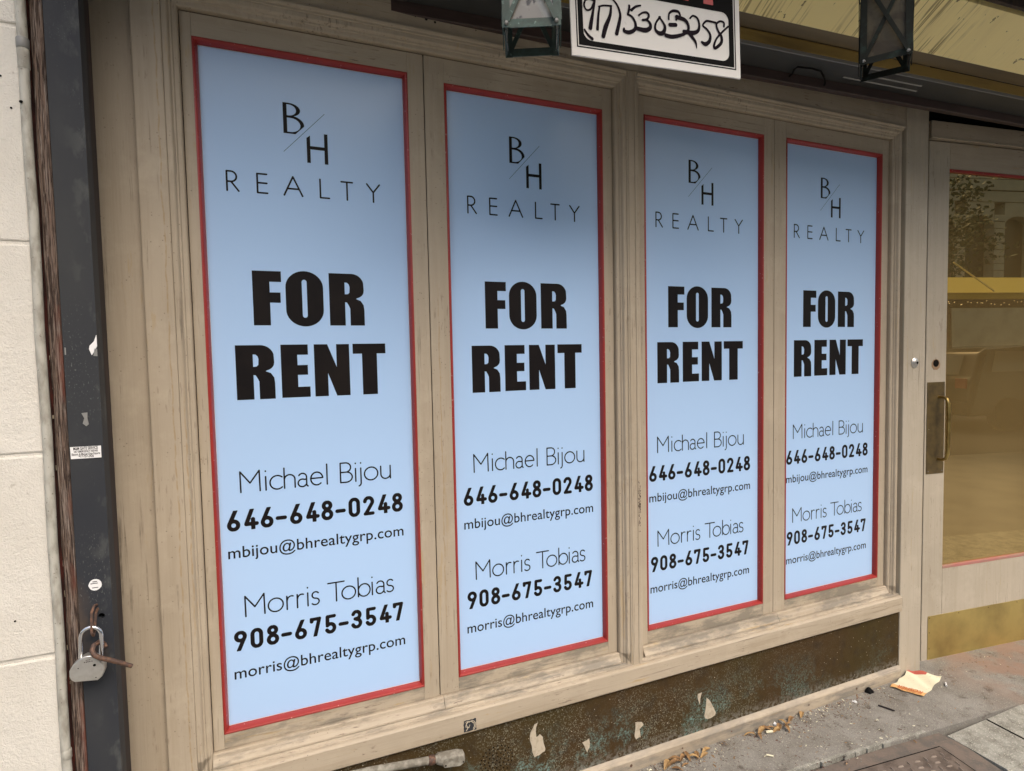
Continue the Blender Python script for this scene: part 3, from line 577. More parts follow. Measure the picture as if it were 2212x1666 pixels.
# torn poster remnants on the kick panel
for k_, (pts, lab) in enumerate((([(.766, .352), (.755, .349), (.739, .325), (.736, .297), (.744, .254), (.752, .233), (.768, .235), (.791, .244), (.792, .256), (.784, .296), (.773, .309), (.760, .302), (.758, .323)], 'long torn paper remnant, nearest the vent on the dark kick panel'),
      ([(.965, .239), (.937, .232), (.946, .217), (.957, .190), (.966, .207)], 'small triangular paper remnant amid green corrosion on the kick panel'),
      ([(1.160, .246), (1.188, .240), (1.195, .227), (1.177, .217), (1.182, .184), (1.162, .181), (1.156, .201)], 'blocky torn paper remnant in the middle of the dark kick panel'),
      ([(1.489, .257), (1.484, .212), (1.477, .186), (1.494, .170), (1.531, .176), (1.534, .185), (1.506, .239)], 'wedge shaped paper remnant, farthest right on the kick panel'),
      ([(1.447, .282), (1.466, .284), (1.458, .262), (1.455, .238), (1.448, .258)], 'thin sliver of paper just left of the wedge shaped remnant'))):
    pts2 = []
    for i, (x, z) in enumerate(pts):
        x2, z2 = pts[(i + 1) % len(pts)]; pts2 += [(x, z), ((x + x2) / 2 + random.uniform(-.003, .003), (z + z2) / 2 + random.uniform(-.003, .003))]
    solo('torn_paper_remnant', B().prism(pts2, 'y', -.0572, -.0562), m_scrap, (pts[0][0], -.0562, pts[0][1]), lab, 'paper remnant', 'torn paper remnants on the kick panel')

# conduit on the kick panel
M = MT('dull_galvanised_pipe', (.27, .255, .215), .6, 0, .2); M.mix(M.ramp(M.noise(60, detail=5), .42, .6), (.17, .155, .125)); M.mix(M.ramp(M.noise(25), .55, .65, 0, .8), (.34, .33, .28)); m_galv = M.m
pc = thing('galvanised_conduit', (.2, -.10, .37), 'dirty galvanised conduit with end fitting below the sill', 'conduit')
part('tube', B().tube([(-.2, -.100, .405), (.0, -.100, .395), (.2, -.100, .3825), (.41, -.100, .3585)], .0115, 14), m_galv, pc, True)
part('collar', B().tube([(.375, -.100, .3625), (.378, -.100, .362), (.392, -.100, .3605), (.396, -.100, .360)], [.0125, .0145, .0145, .0125], 14), m_rust, pc, True)
b = B(); b.tube([(.400, -.098, .3600), (.405, -.098, .3590), (.425, -.098, .352), (.465, -.098, .346), (.484, -.098, .343), (.490, -.098, .342)], [.012, .0165, .0205, .0225, .0195, .010], 14)
bx = part('junction_body', b, m_galv, pc, True)
part('cover_screw', B().tube([(.482, -.1205, .340), (.482, -.1175, .340)], .0028, 8).tube([(.425, -.1215, .345), (.425, -.118, .345)], .0028, 8), m_void, bx)
part('cover_plate', B().prism([(.420, .339), (.470, .331), (.486, .338), (.487, .352), (.470, .360), (.425, .364), (.416, .353)], 'y', -.1205, -.115), m_galv, bx)

# ------------------------------------------------------------------ sashes
BEAD = [(0, -.0205), (-.0035, -.0218), (-.0070, -.0200), (-.0100, -.0140), (-.0118, -.0060), (-.0120, .002)]
sashes = [('leftmost tall window sash beside the wide pilaster', -.2150, .4370, -.1870, .3885, .550, 2.4670),
          ('second tall window sash from the left, left of the mullion', .4400, 1.1100, .5020, 1.0710, .553, 2.4540),
          ('third tall window sash from the left, right of the mullion', 1.2140, 1.8690, 1.2430, 1.8155, .556, 2.4620),
          ('rightmost tall window sash, next to the door post', 1.8715, 2.5520, 1.9340, 2.5090, .550, 2.4650)]
for lab, sx0, sx1, bx0, bx1, bz0, bz1 in sashes:
    t = thing('window_sash', ((sx0 + sx1) / 2, 0, .509), 'beige ' + lab, 'window', 'tall poster windows')
    sx0 += .0012 * (lab[0] in 'lt'); sx1 -= .0012 * (lab[0] in 'rs')
    part('stile', B().box(sx0, bx0, -.0200, .012, .5085, 2.5275, .0009), m_paint, t); part('stile', B().box(bx1, sx1, -.0200, .012, .5085, 2.5275, .0009), m_paint, t)
    part('rail', B().box(bx0 + .0003, bx1 - .0003, -.0197, .012, bz1, 2.5275, .0009), m_paintx, t); part('rail', B().box(bx0 + .0003, bx1 - .0003, -.0197, .012, .5085, bz0, .0009), m_paintw, t)
    part('glazing_bead', B().ring(bx0, bx1, bz0, bz1, BEAD), m_red, t, True)
    part('glass', B().box(bx0 - .004, bx1 + .004, .004, .009, bz0 - .004, bz1 + .004), m_pane, t)

# ------------------------------------------------------------------ posters
lm = poster_meshes()
plabs = ['largest, leftmost light blue FOR RENT poster', 'light blue FOR RENT poster second from the left', 'light blue FOR RENT poster just right of the mullion', 'light blue FOR RENT poster next to the door']
pos = [(-.178, 0, 1, -.1758, .3770, .5620, 2.4550), (.5190, -.009, .978, .5130, 1.0600, .5650, 2.4420), (1.2475, -.004, .995, 1.2550, 1.8040, .5680, 2.4500), (1.9400, -.002, 1.003, 1.9450, 2.4980, .5620, 2.4530)]
for (x0, dz, k, ax, bx_, az, bz), lab in zip(pos, plabs):
    t = thing('rent_poster', (x0, -.001, 0), lab, 'poster', 'blue rent posters in the windows')
    part('backing', B().box(ax, bx_, -.0010, .0030, az, bz), m_vinylwhite, t)
    part('vinyl_sheet', B().box(ax + .0018, bx_ - .0018, -.0022, -.0014, az + .0025, bz - .0022), m_vinyl, t)
    for nm, me in lm:
        o = bpy.data.objects.new(nm, me); C.objects.link(o); o.parent = t; o.location = (0, .001, dz); o.scale = (k, 1, 1)

# ------------------------------------------------------------------ door
PH = R(6.5); dr = thing('shop_door', (2.78, 0, 0), 'beige glazed shop door with brass kick plate and handle', 'door', rz=-PH)
def dpart(n, b, m_, par=None, smooth=False, label=None): return part(n, b, m_, par or dr, smooth, True, label)
dpart('stile', B().box(.062, .190, -.004, .04, .040, 2.568, .002), m_doorpaint); dpart('stile', B().box(.830, .960, -.004, .04, .040, 2.568, .002), m_doorpaint)
dpart('rail', B().box(.1905, .8295, -.004, .04, 2.446, 2.568, .002), m_paintx); dpart('rail', B().box(.1905, .8295, -.004, .04, .040, .518, .002), m_doorpaint)
dpart('glazing_bead', B().box(.190, .830, -.006, .010, 2.4335, 2.4455, .002), m_red, label='red bead along the top of the pane')
dpart('glazing_bead', B().box(.190, .830, -.005, .010, .5185, .5330, .002), m_pink, label='faded pink bead along the bottom of the pane')
dpart('glass', B().box(.188, .832, .006, .012, .530, 2.436), m_pane)
b = B(); b.box(.101, .945, -.0062, -.0045, .0510, .2920, .0004)
kpl = dpart('kick_plate', b, m_brass)
b = B()
for s_ in (.110, .30, .50, .70, .935):
    for z in (.060, .283): b.tube([(s_, -.0075, z), (s_, -.0060, z)], .0026, 8)
for z in (.13, .21): b.tube([(.110, -.0075, z), (.110, -.006, z)], .0026, 8)
dpart('screw', b, m_tarn, kpl)
pl = dpart('push_plate', B().box(.0720, .1815, -.0065, -.0045, .9950, 1.4380, .0008), m_tarn)
b = B()
for s_ in (.083, .170):
    for z in (1.008, 1.212, 1.425): b.tube([(s_, -.0080, z), (s_, -.0062, z)], .0028, 8)
dpart('screw', b, m_chrome, pl)
hb = [(.145, -.006, 1.365), (.147, -.025, 1.366), (.150, -.040, 1.358), (.152, -.047, 1.335), (.153, -.049, 1.28), (.153, -.049, 1.215), (.153, -.049, 1.150), (.152, -.047, 1.095), (.150, -.040, 1.072), (.147, -.025, 1.064), (.145, -.006, 1.065)]
dpart('handle', B().tube(hb, [.0075, .0070, .0075, .008, .0085, .0088, .0085, .008, .0075, .007, .0075], 12), m_handle, pl, True)
dpart('chipped_lock_hole', B().tube([(.124, -.0055, 1.522), (.124, -.004, 1.522)], .0270, 9), MT('bare_chipped_wood', (.30, .19, .11), .8).m)
dpart('lock_hole', B().tube([(.123, -.0068, 1.528), (.123, -.005, 1.528)], .0175, 14), m_void)
df = thing('door_frame', (2.78, .0, 0), 'beige door head and jamb round the glazed shop door', 'door frame', rz=-PH)
b = B(); b.box(.058, 1.02, -.016, .05, 2.5740, 2.6560, .002); b.box(.060, 1.02, -.020, -.010, 2.5740, 2.5840, .0015)
dpart('head', b, m_paintx, df)
dpart('jamb', B().box(.9640, 1.12, -.030, .05, .05, 2.72, .003), m_doorpaint, df)
dpart('threshold', B().box(.0, .965, -.010, .06, .030, .0375), m_rust, df)
dpart('shadow_gap', B().box(-.02, 1.0, .045, .06, .03, 2.9), m_void, df)
b = B(); b.box(3.9, 8, -.22, .2, 0, 3.4, .004)
solo('side_wall', b, m_stucco, (5, 0, 0), 'plain wall beyond the shop door', 'wall')

# ------------------------------------------------------------------ hood, gate housing and unseen shade canopy
def sk(x, y, z): return (x, y - .049 * (x - 1.9), z)
hood = thing('gate_hood', (1.9, -.3, 2.6), 'gate housing with yellow streaked hood board above the windows', 'hood')
def strip(name, pts, m_, x0=-.445, x1=4.6, lab=None): return part(name, B().prism(pts, 'x', x0, x1).xf(sk), m_, hood, label=lab)
strip('lower_bar', [(-.108, 2.6170), (-.128, 2.6170), (-.131, 2.6200), (-.131, 2.6530), (-.108, 2.6530)], m_bar)
strip('gate_track', [(-.06, 2.6545), (-.140, 2.6545), (-.250, 2.6480), (-.250, 2.68), (-.06, 2.68)], m_track)
b = B().prism([(-.165, 2.6530), (-.170, 2.6490), (-.175, 2.6520)], 'x', 2.05, 2.45).prism([(-.205, 2.6510), (-.210, 2.6470), (-.215, 2.6500)], 'x', 2.1, 2.42).xf(sk); part('track_rib', b, m_lip, hood)
strip('lip', [(-.2505, 2.6490), (-.2565, 2.6490), (-.2565, 2.6600), (-.2505, 2.6600)], m_lip)
strip('gold_band', [(-.2505, 2.6605), (-.2590, 2.6605), (-.2615, 2.6960), (-.2505, 2.6960)], m_gold)
strip('soffit_board', [(-.262, 2.6990), (-.384, 2.6590), (-.384, 2.72), (-.262, 2.72)], m_tan)
strip('yellow_board', [(-.3850, 2.6580), (-.5300, 2.7520), (-.5300, 2.7720), (-.3850, 2.6780)], m_yellow, lab='pale yellow streaked sloping board')
b = B(); b.tube([sk(1.826, -.134, 2.640), sk(1.822, -.150, 2.640), sk(1.795, -.185, 2.637), sk(1.790, -.205, 2.636), sk(1.86, -.205, 2.640), sk(1.905, -.200, 2.640), sk(1.95, -.175, 2.637), sk(1.985, -.150, 2.630), sk(2.00, -.134, 2.630)], .0032, 8)
solo('black_cable', b, m_void, (1.9, -.17, 2.64), 'loop of black cable hanging under the grey gate track', 'cable', smooth=True)
can = thing('plank_fascia', (1.9, -.56, 2.76), 'dark vertical plank fascia above the yellow hood board', 'fascia')
b = B()
for i in range(56):
    x = -.445 + i * .09; b.box(x, x + .0885, -.560, -.546, 2.7540, 2.985, .0015)
part('plank', b.xf(sk), m_plank, can)
part('shade_canopy_deck', B().box(-.445, 5.2, -1.12, .04, 2.990, 3.03).xf(sk), m_plank, can)  # unseen canopy, added with its reach set to shade the posters
part('shade_canopy_edge', B().box(-.445, 5.2, -1.14, -1.121, 2.960, 3.10).xf(sk), m_yellow, can)  # front edge of the added canopy
b = B()
for x, y_ in ((.5254, -.63), (1.579, -.672)): b.tube([(x, -.50, 2.92), (x, y_, 2.92)], .006, 8).tube([(x, y_, 2.92), (x, y_, 2.80)], .004, 6)
b.box(.70, 1.20, -.5165, -.47, 2.975, 2.985)
part('bracket', b, m_channel, can)

# ------------------------------------------------------------------ hand-lettered sign
th = R(5.5)
sg = thing('hand_lettered_sign', (.69371, -.5, 2.34023), 'white framed black hanging sign with a handwritten phone number', 'sign', rz=-th)
def shr(b): return b.xf(lambda x, y, z: (x - .030 * z, y, z))
def sp(name, b, m_, par=None): return part(name, shr(b), m_, par or sg, False, True)
bo_ = sp('board', B().box(0, .4925, 0, .005, 0, .50), m_signw)
def rrect(x0, x1, z0, z1, r, n=6): return [(x1 - r + r * math.cos(R(a)), z0 + r + r * math.sin(R(a))) for a in range(-90, 1, 90 // n)] + [(x1 - r + r * math.cos(R(a)), z1 - r + r * math.sin(R(a))) for a in range(0, 91, 90 // n)] + [(x0 + r + r * math.cos(R(a)), z1 - r + r * math.sin(R(a))) for a in range(90, 181, 90 // n)] + [(x0 + r + r * math.cos(R(a)), z0 + r + r * math.sin(R(a))) for a in range(180, 271, 90 // n)]
y = -.0006
b = B(); b.ring(.0165, .4755, .0235, .4775, [(.0000, y), (.0030, y)]); lay(b, poly2d([[(.0192, .0262), (.4726, .0262), (.4726, .4740), (.0192, .4740)], rrect(.0325, .4575, .0395, .1655, .022)]), y)
sp('black_border', b, m_signb)
# red letter feet, tops of the letters continue above
b = B()
b.add([(x, y - .0006, z) for x, z in ((.306, .1785), (.335, .1785), (.335, .30), (.306, .30))], [(0, 1, 2, 3)]); b.add([(x, y - .0006, z) for x, z in ((.381, .1785), (.410, .1785), (.410, .30), (.381, .30))], [(0, 1, 2, 3)])
b.add([(x, y - .0006, z) for x, z in ((.352, .268), (.440, .268), (.440, .3002), (.352, .3002))], [(0, 1, 2, 3)]) if False else None
sp('red_letters', b, m_signr)
H_ = [([(.0367, .1360), (.0331, .1230), (.0387, .1124), (.0505, .1152), (.0589, .1311), (.0625, .1400)], .0024), ([(.0367, .1349), (.0485, .1400), (.0625, .1358)], .0022), ([(.0612, .1340), (.0580, .1150), (.0530, .0900), (.0493, .0700)], [.0030, .0030, .0045, .0052]),
      ([(.0746, .1230), (.0715, .1037), (.0688, .0700)], [.0024, .0030, .0040]), ([(.0729, .1249), (.0860, .1294), (.1075, .1318)], .0022), ([(.1065, .1300), (.1037, .1085), (.0915, .0791), (.0845, .0550)], [.0026, .0040, .0060, .0052]),
      ([(.1125, .1477), (.1244, .1348), (.1316, .1149), (.1290, .0954), (.1215, .0665)], [.0022, .0028, .0034, .0044, .0050]),
      ([(.1892, .1451), (.1756, .1405), (.1632, .1301)], [.0022, .0028, .0036]), ([(.1572, .1400), (.1572, .1334), (.1533, .1179)], .0030), ([(.1533, .1179), (.1655, .1133), (.1742, .0998), (.1728, .0844), (.1577, .0746), (.1430, .0757), (.1422, .0822)], [.0028, .0028, .0034, .0044, .0052, .0044, .0022]),
      ([(.1840, .1203), (.1953, .1284), (.2077, .1303), (.2129, .1237), (.2076, .1141), (.1948, .1099)], [.0024, .0024, .0030, .0030, .0030, .0028]), ([(.1948, .1099), (.2076, .1115), (.2167, .1039), (.2154, .0926), (.2023, .0861), (.1810, .0870)], [.0024, .0028, .0040, .0052, .0060, .0052]),
      ([(.2454, .1251), (.2330, .1079), (.2315, .0923), (.2425, .0843), (.2545, .0874), (.2597, .1014), (.2544, .1125), (.2428, .1247)], [.0028, .0026, .0034, .0056, .0056, .0040, .0030, .0026]),
      ([(.2708, .1234), (.2722, .1377), (.2837, .1461), (.2992, .1463), (.3046, .1383)], [.0026, .0026, .0036, .0034, .0026]), ([(.2945, .1320), (.2930, .1255)], .0030), ([(.2950, .1320), (.3178, .1284), (.3282, .1177), (.3285, .1044), (.3144, .0915), (.2833, .0812), (.2630, .0815)], [.0058, .0052, .0044, .0036, .0040, .0052, .0052]),
      ([(.2745, .1100), (.2915, .1120)], .0050), ([(.3342, .1348), (.3435, .1428), (.3566, .1381), (.3622, .1224), (.3581, .1061), (.3406, .0985), (.3165, .0987)], [.0024, .0024, .0030, .0032, .0044, .0060, .0050]), ([(.3330, .0950), (.3400, .0885), (.3511, .0763), (.3542, .0610)], [.0050, .0048, .0034, .0010]),
      ([(.4127, .1351), (.3885, .1361), (.3791, .1314), (.3734, .1215), (.3857, .1145), (.3958, .1006), (.3930, .0843), (.3810, .0754), (.3703, .0790)], [.0028, .0026, .0028, .0026, .0028, .0036, .0048, .0056, .0034]),
      ([(.4384, .1287), (.4384, .1388), (.4262, .1404), (.4150, .1308), (.4207, .1150), (.4309, .1009), (.4295, .0847), (.4122, .0694), (.4075, .0745), (.4153, .0940), (.4343, .1146), (.4521, .1307)], [.0026, .0026, .0026, .0028, .0030, .0040, .0044, .0040, .0034, .0028, .0026, .0026]),
      ([(.0334, .0637), (.0425, .0525), (.0541, .0445)], [.0026, .0032, .0040])]
def smooth(p, w_):
    ws = list(w_) if isinstance(w_, list) else [w_] * len(p)
    if len(p) < 3: return p, ws
    q, wq = [], []
    for i in range(len(p) - 1):
        a, b_, c, d = p[max(i - 1, 0)], p[i], p[i + 1], p[min(i + 2, len(p) - 1)]
        for k in range(5):
            t = k / 5; f = [.5 * (2 * b_[j] + (c[j] - a[j]) * t + (2 * a[j] - 5 * b_[j] + 4 * c[j] - d[j]) * t * t + (3 * b_[j] - a[j] - 3 * c[j] + d[j]) * t ** 3) for j in (0, 1)]
            q.append(tuple(f)); wq.append(ws[i] + (ws[i + 1] - ws[i]) * t)
    return q + [p[-1]], wq + [ws[-1]]
H_ = [smooth([(x + .030 * z, z) for x, z in p], w_) for p, w_ in H_]
sp('handwritten_lettering', lay(B(), sdf_faces(H_, .0010), y - .0006), m_marker)
b = B()
for x in (.05, .44): b.tube([(x, .002, .49), (x, .002, .635)], .0015, 6)
sp('hanging_wire', b, m_channel)

# ------------------------------------------------------------------ lanterns
def lantern(loc, rz, wd, mat_f, mat_g, label, ft):
    t = thing('hanging_lantern', loc, label, 'lantern', 'copper lanterns hanging before the windows', rz)
    h = wd / 2; g = .011; H = .34; foot = ft
    b = B()
    for sx in (-1, 1):
        for sy in (-1, 1):
            x, y_ = sx * h, sy * h
            b.box(min(x, x - sx * .016), max(x, x - sx * .016), min(y_, y_ - sy * .002), max(y_, y_ - sy * .002), 0, H)
            b.box(min(x, x - sx * .002), max(x, x - sx * .002), min(y_ - sy * .0022, y_ - sy * .016), max(y_ - sy * .0022, y_ - sy * .016), 0, H)
    for z0, z1 in ((foot, foot + .017), (H - .018, H)):
        for s_ in (-1, 1):
            y_ = s_ * (h - .0035); b.box(-h + .016, h - .016, y_ - .0012, y_ + .0012, z0, z1); b.box(y_ - .0012, y_ + .0012, -h + .016, h - .016, z0, z1)
    part('frame', b, mat_f, t, False, True)
    b = B(); zt = H - .018; z0 = foot + .012
    def strap(p, q, w_=.010):
        p, q = Vector(p), Vector(q); d = (q - p).normalized(); nrm = Vector((0, 1, 0)) if abs(p.y - q.y) < 1e-6 else Vector((1, 0, 0)); s_ = d.cross(nrm) * w_ / 2; e = nrm * .0010
        b.add([p - s_ - e, p + s_ - e, q + s_ - e, q - s_ - e, p - s_ + e, p + s_ + e, q + s_ + e, q - s_ + e], [(0, 1, 2, 3), (7, 6, 5, 4), (0, 4, 5, 1), (1, 5, 6, 2), (2, 6, 7, 3), (3, 7, 4, 0)])
    xm = h - .010
    for k, s_ in enumerate((-1, 1)):
        for zz0, zz1 in ((z0, z0 + .205), (z0 + .205, zt)):
            strap((-xm, s_ * (h + .0012), zz0), (xm, s_ * (h + .0012), zz1)); strap((-xm, s_ * (h + .0035), zz1), (xm, s_ * (h + .0035), zz0))
            strap((s_ * (h + .0012), -xm, zz0), (s_ * (h + .0012), xm, zz1)); strap((s_ * (h + .0035), -xm, zz1), (s_ * (h + .0035), xm, zz0))
    part('cross_strap', b, mat_f, t, False, True)
    b = B()
    b.box(-h + .014, h - .014, -h + .0052, -h + .0068, foot + .008, zt + .004)
    for s_ in (-1, 1): b.box(s_ * (h - .006) - .0008, s_ * (h - .006) + .0008, -h + .014, h - .014, foot + .008, zt + .004)
    part('pane', b, mat_g, t, False, True)
    b = B()
    for sx in (-1, 1):
        for sy in (-1, 1): b.tube([(sx * (h - .009), sy * (h + .0010), foot + .008), (sx * (h - .009), sy * (h + .0058), foot + .008)], [.0046, .003], 7)
    part('solder_blob', b, m_lip, t, False, True)
    b = B().add([(-h - .012, -h - .012, H), (h + .012, -h - .012, H), (h + .012, h + .012, H), (-h - .012, h + .012, H), (-.02, -.02, H + .09), (.02, -.02, H + .09), (.02, .02, H + .09), (-.02, .02, H + .09)], [(0, 1, 5, 4), (1, 2, 6, 5), (2, 3, 7, 6), (3, 0, 4, 7), (4, 5, 6, 7), (3, 2, 1, 0)])
    part('roof', b, mat_f, t, False, True)
    part('hanging_rod', B().tube([(0, 0, H + .09), (0, 0, 2.80 - loc[2] + .02)], .005, 8), mat_f, t, False, True)
    return t
lantern((.5254, -.630, 2.273), R(-25), .120, m_patina, m_lglass, 'green patinated lantern with pale dirty glass left of the hanging sign', 0)
lantern((1.579, -.672, 2.376), R(-54), .118, m_patdark, m_lglass2, 'lantern in dark backlit colours in front of the yellow hood board', 0)

# ------------------------------------------------------------------ litter
g0 = GZ + .0015
def pl_(px, py): return (px, py)
t = thing('crumpled_flyer', (2.62, -.13, GZ), 'crumpled cream flyer with orange lettering lying by the door post', 'flyer')
A_, B_, C_, D_ = (2.490, -.100), (2.680, -.060), (2.756, -.160), (2.548, -.208)
def q2(u, v): return tuple((1 - u) * (1 - v) * a + u * (1 - v) * b_ + u * v * c + (1 - u) * v * d for a, b_, c, d in zip(A_, B_, C_, D_))
def zq(u, v): return g0 + .004 + .006 * abs(math.sin(u * 6 + v * 4)) * (.3 + u) + (.012 * u ** 3) + .002 * math.sin(u * 17 + v * 9)
b = B(); n = 18; vs = []
for j in range(n + 1):
    for i in range(n + 1):
        u, v = i / n, j / n; x, y_ = q2(u, v); vs.append((x + .003 * math.sin(v * 13 + u * 3) * (i in (0, n)), y_ + .003 * math.sin(u * 15) * (j in (0, n)), zq(u, v)))
fs = [(j * (n + 1) + i, j * (n + 1) + i + 1, (j + 1) * (n + 1) + i + 1, (j + 1) * (n + 1) + i) for j in range(n) for i in range(n)]
b.add(vs, fs); b.mi = [1 if (k % n) < 3 else (2 if (k % n) > 15 and (k // n) < 10 else 0) for k in range(len(fs))]
M = MT('cream_paper', (.72, .68, .50), .7); M.mix(M.ramp(M.noise(90, (1, 1, 1)), .62, .68, 0, .4), (.35, .33, .26)); m_cream = M.m
m_orange = MT('orange_print', (.72, .42, .17), .7).m; m_redp = MT('red_print', (.45, .10, .07), .7).m
part('sheet', b, [m_cream, m_orange, m_redp], t)
vs, fs, w_ = text2d('KOSHER', .03); b = B()
b.add([(*q2(.155 - .155 * min(1, max(0, y_ / .72)) * .85, .90 - .74 * x), zq(.1, .90 - .74 * x) + .004) for x, y_ in vs], fs)
part('printed_lettering', b, MT('orange_ink', (.55, .17, .06), .7).m, t)
b = B(); b.add([(2.368, -.067, g0), (2.352, -.078, g0), (2.362, -.098, g0), (2.392, -.096, g0), (2.396, -.074, g0), (2.372, -.078, g0 + .020), (2.380, -.084, g0 + .018)], [(0, 1, 5), (1, 2, 5), (2, 6, 5), (2, 3, 6), (3, 4, 6), (4, 0, 5, 6)])
solo('black_plastic_cap', b, m_signb, (2.37, -.08, GZ), 'small glossy black plastic scrap at the foot of the base trim', 'plastic scrap')
b = B(); b.tube([(2.312, -.168, g0 + .003), (2.318, -.178, g0 + .003), (2.335, -.214, g0 + .003), (2.338, -.222, g0 + .003)], [.0026, .0034, .0034, .0026], 8)
solo('dark_twig', b, m_channel, (2.32, -.19, GZ), 'short dark stick lying on the sidewalk between flyer and hatch', 'stick')
b = B(); b.tube([(2.744, -.180, g0 + .004), (2.722, -.196, g0 + .004)], .0036, 8)
solo('cigarette_end', b, m_vinylwhite, (2.73, -.19, GZ), 'white cigarette end beside the crumpled flyer', 'cigarette butt', 'cigarette ends on the sidewalk')
b = B(); b.tube([(1.642, -.205, g0 + .004), (1.660, -.222, g0 + .004)], .0034, 8)
solo('cigarette_end', b, m_cream, (1.65, -.21, GZ), 'yellowish cigarette end lying alone near the sidewalk edge', 'cigarette butt', 'cigarette ends on the sidewalk')
b = B(); b.tube([(1.742, -.108, g0 + .005), (1.768, -.116, g0 + .005)], .0050, 8)
solo('cigarette_end', b, m_cream, (1.75, -.11, GZ), 'thick pale cigarette end amid the dry leaves', 'cigarette butt', 'cigarette ends on the sidewalk')
M = MT('dry_leaf', (.30, .175, .07), .7); M.mix(M.ramp(M.noise(50), .4, .65), (.16, .085, .035)); m_leaf = M.m
M = MT('tan_leaf', (.42, .27, .11), .7); M.mix(M.ramp(M.noise(50), .4, .65), (.28, .17, .07)); m_leaf2 = M.m
def leaf(x, y_, a, L, wd, mt, lab, curl=.4):
    b = B(); vs = []; n = 6
    for i in range(n + 1):
        u = i / n; w_ = wd / 2 * math.sin(math.pi * min(1, u * .93 + .05)) ** .8; z = curl * L * .35 * math.sin(math.pi * u)
        for s_ in (-1, 0, 1): vs.append((x + math.cos(a) * (u - .5) * L - math.sin(a) * s_ * w_, y_ + math.sin(a) * (u - .5) * L + math.cos(a) * s_ * w_, g0 + .002 + z + abs(s_) * w_ * .45))
    b.add(vs, [(3 * i + k, 3 * i + k + 1, 3 * i + 4 + k, 3 * i + 3 + k) for i in range(n) for k in (0, 1)])
    return solo('dry_leaf', b, mt, (x, y_, GZ), lab, 'leaf', 'dry leaves along the base trim', smooth=True)
leaf(1.965, -.083, R(35), .050, .018, m_leaf2, 'tan leaf standing at the right end of the leaf litter')
leaf(1.455, -.094, R(10), .045, .018, m_leaf2, 'broad tan leaf against the base trim below the wedge remnant', .3)
RL = [(1.27, -.10, 30, .05), (1.315, -.088, 150, .045), (1.365, -.088, 80, .05), (1.43, -.112, 15, .04), (1.29, -.13, -40, .035), (1.755, -.09, 140, .04), (1.795, -.115, 10, .05), (1.835, -.125, 75, .035), (1.90, -.088, 20, .04), (1.67, -.095, -15, .045), (1.30, -.105, 0, .05), (1.345, -.095, 20, .04), (1.38, -.11, -30, .045), (1.405, -.098, 60, .04), (1.33, -.125, 5, .03), (1.73, -.10, 15, .05), (1.78, -.094, -25, .04), (1.815, -.105, 40, .045), (1.85, -.09, 100, .04), (1.86, -.112, -10, .035), (1.70, -.115, 70, .03)]
for i, (x, y_, a, L) in enumerate(RL):
    leaf(x, y_, R(a), L * 1.15, L * random.uniform(.2, .45), m_leaf if i % 3 else m_leaf2, 'small curled brown leaf in the leaf litter along the base trim', random.uniform(.2, .8))
b = B()
for i in range(1700):
    x = random.choice([random.uniform(.9, 3.3), random.gauss(1.82, .16), random.gauss(1.35, .12), random.gauss(2.2, .15)])
    y_ = -.074 - abs(random.gauss(0, .045)) - (random.uniform(0, .24) if random.random() < .35 else 0); s_ = random.uniform(.0006, .0016) * (1.8 if random.random() < .06 else 1)
    if x > 2.6 and y_ > -.1: y_ -= .03
    a = random.uniform(0, 3.1); l = s_ * random.uniform(1, 4); ca, sa = math.cos(a), math.sin(a)
    pt = lambda u, v, z: (x + u * ca - v * sa, y_ + u * sa + v * ca, GZ + z)
    b.add([pt(-l, -s_, 0), pt(l, -s_, 0), pt(l * .8, s_, 0), pt(-l, s_ * .7, 0), pt(-l * .7, -s_ * .4, s_ * 1.2), pt(l * .6, 0, s_ * 1.1)], [(0, 1, 5, 4), (1, 2, 5), (2, 3, 4, 5), (3, 0, 4)], random.choice([0, 0, 0, 0, 1, 1, 2, 3, 3]))
solo('street_grit', b, [m_timber, m_leaf, m_cream, m_slab], (0, 0, 0), 'fine grit and crumbs along the foot of the shopfront', 'grit', kind='stuff')
for x, y_, lab in ((1.806, -.082, 'white paper crumb among the leaves'), (2.245, -.108, 'white crumb pair left of the black plastic scrap')):
    b = B()
    for i in range(3):
        u = x + random.uniform(-.015, .015); v = y_ + random.uniform(-.010, .006); s_ = random.uniform(.004, .009)
        b.add([(u - s_, v, g0), (u, v - s_, g0), (u + s_, v, g0), (u, v + s_ * .6, g0), (u, v, g0 + s_)], [(0, 1, 4), (1, 2, 4), (2, 3, 4), (3, 0, 4)])
    solo('paper_crumb', b, m_vinylwhite, (x, y_, GZ), lab, 'litter', 'white crumbs of litter')

# ------------------------------------------------------------------ across the street (seen in the door glass)
M = MT('grey_limestone', (.60, .56, .48), .8); M.mix(M.ramp(M.noise(2, detail=5), .4, .7), (.48, .44, .37)); m_lime = M.m
m_darkglass = MT('dark_window_glass', (.05, .035, .025), .2).m
bl = thing('arcaded_building', (20, -16.5, 0), 'stone building with arched windows reflected in the door glass', 'building')
b = B(); wb = B()
AW, PR, ZS, ZT = 1.24, 1.72, 6.15, 6.85; X0 = 20.57 - PR * 16
for i in range(34):
    x = X0 + i * PR
    for j in range(12):
        z0 = 3.95 + j * .26
        if z0 < 6.9 - .5: b.box(x + AW + .006, x + PR - .006, -16.42 + .0, -15.98, z0 + .01, z0 + .25, .012)
    pts = [(x + AW, 7.0), (x, 7.0)] + [(x + AW / 2 - AW / 2 * math.cos(R(a)), ZS + .35 * math.sin(R(a))) for a in range(0, 181, 15)]
    b.prism(pts, 'y', -16.4, -16.0)
    wb.box(x + .02, x + AW - .02, -16.40, -16.35, 3.9, 6.6)
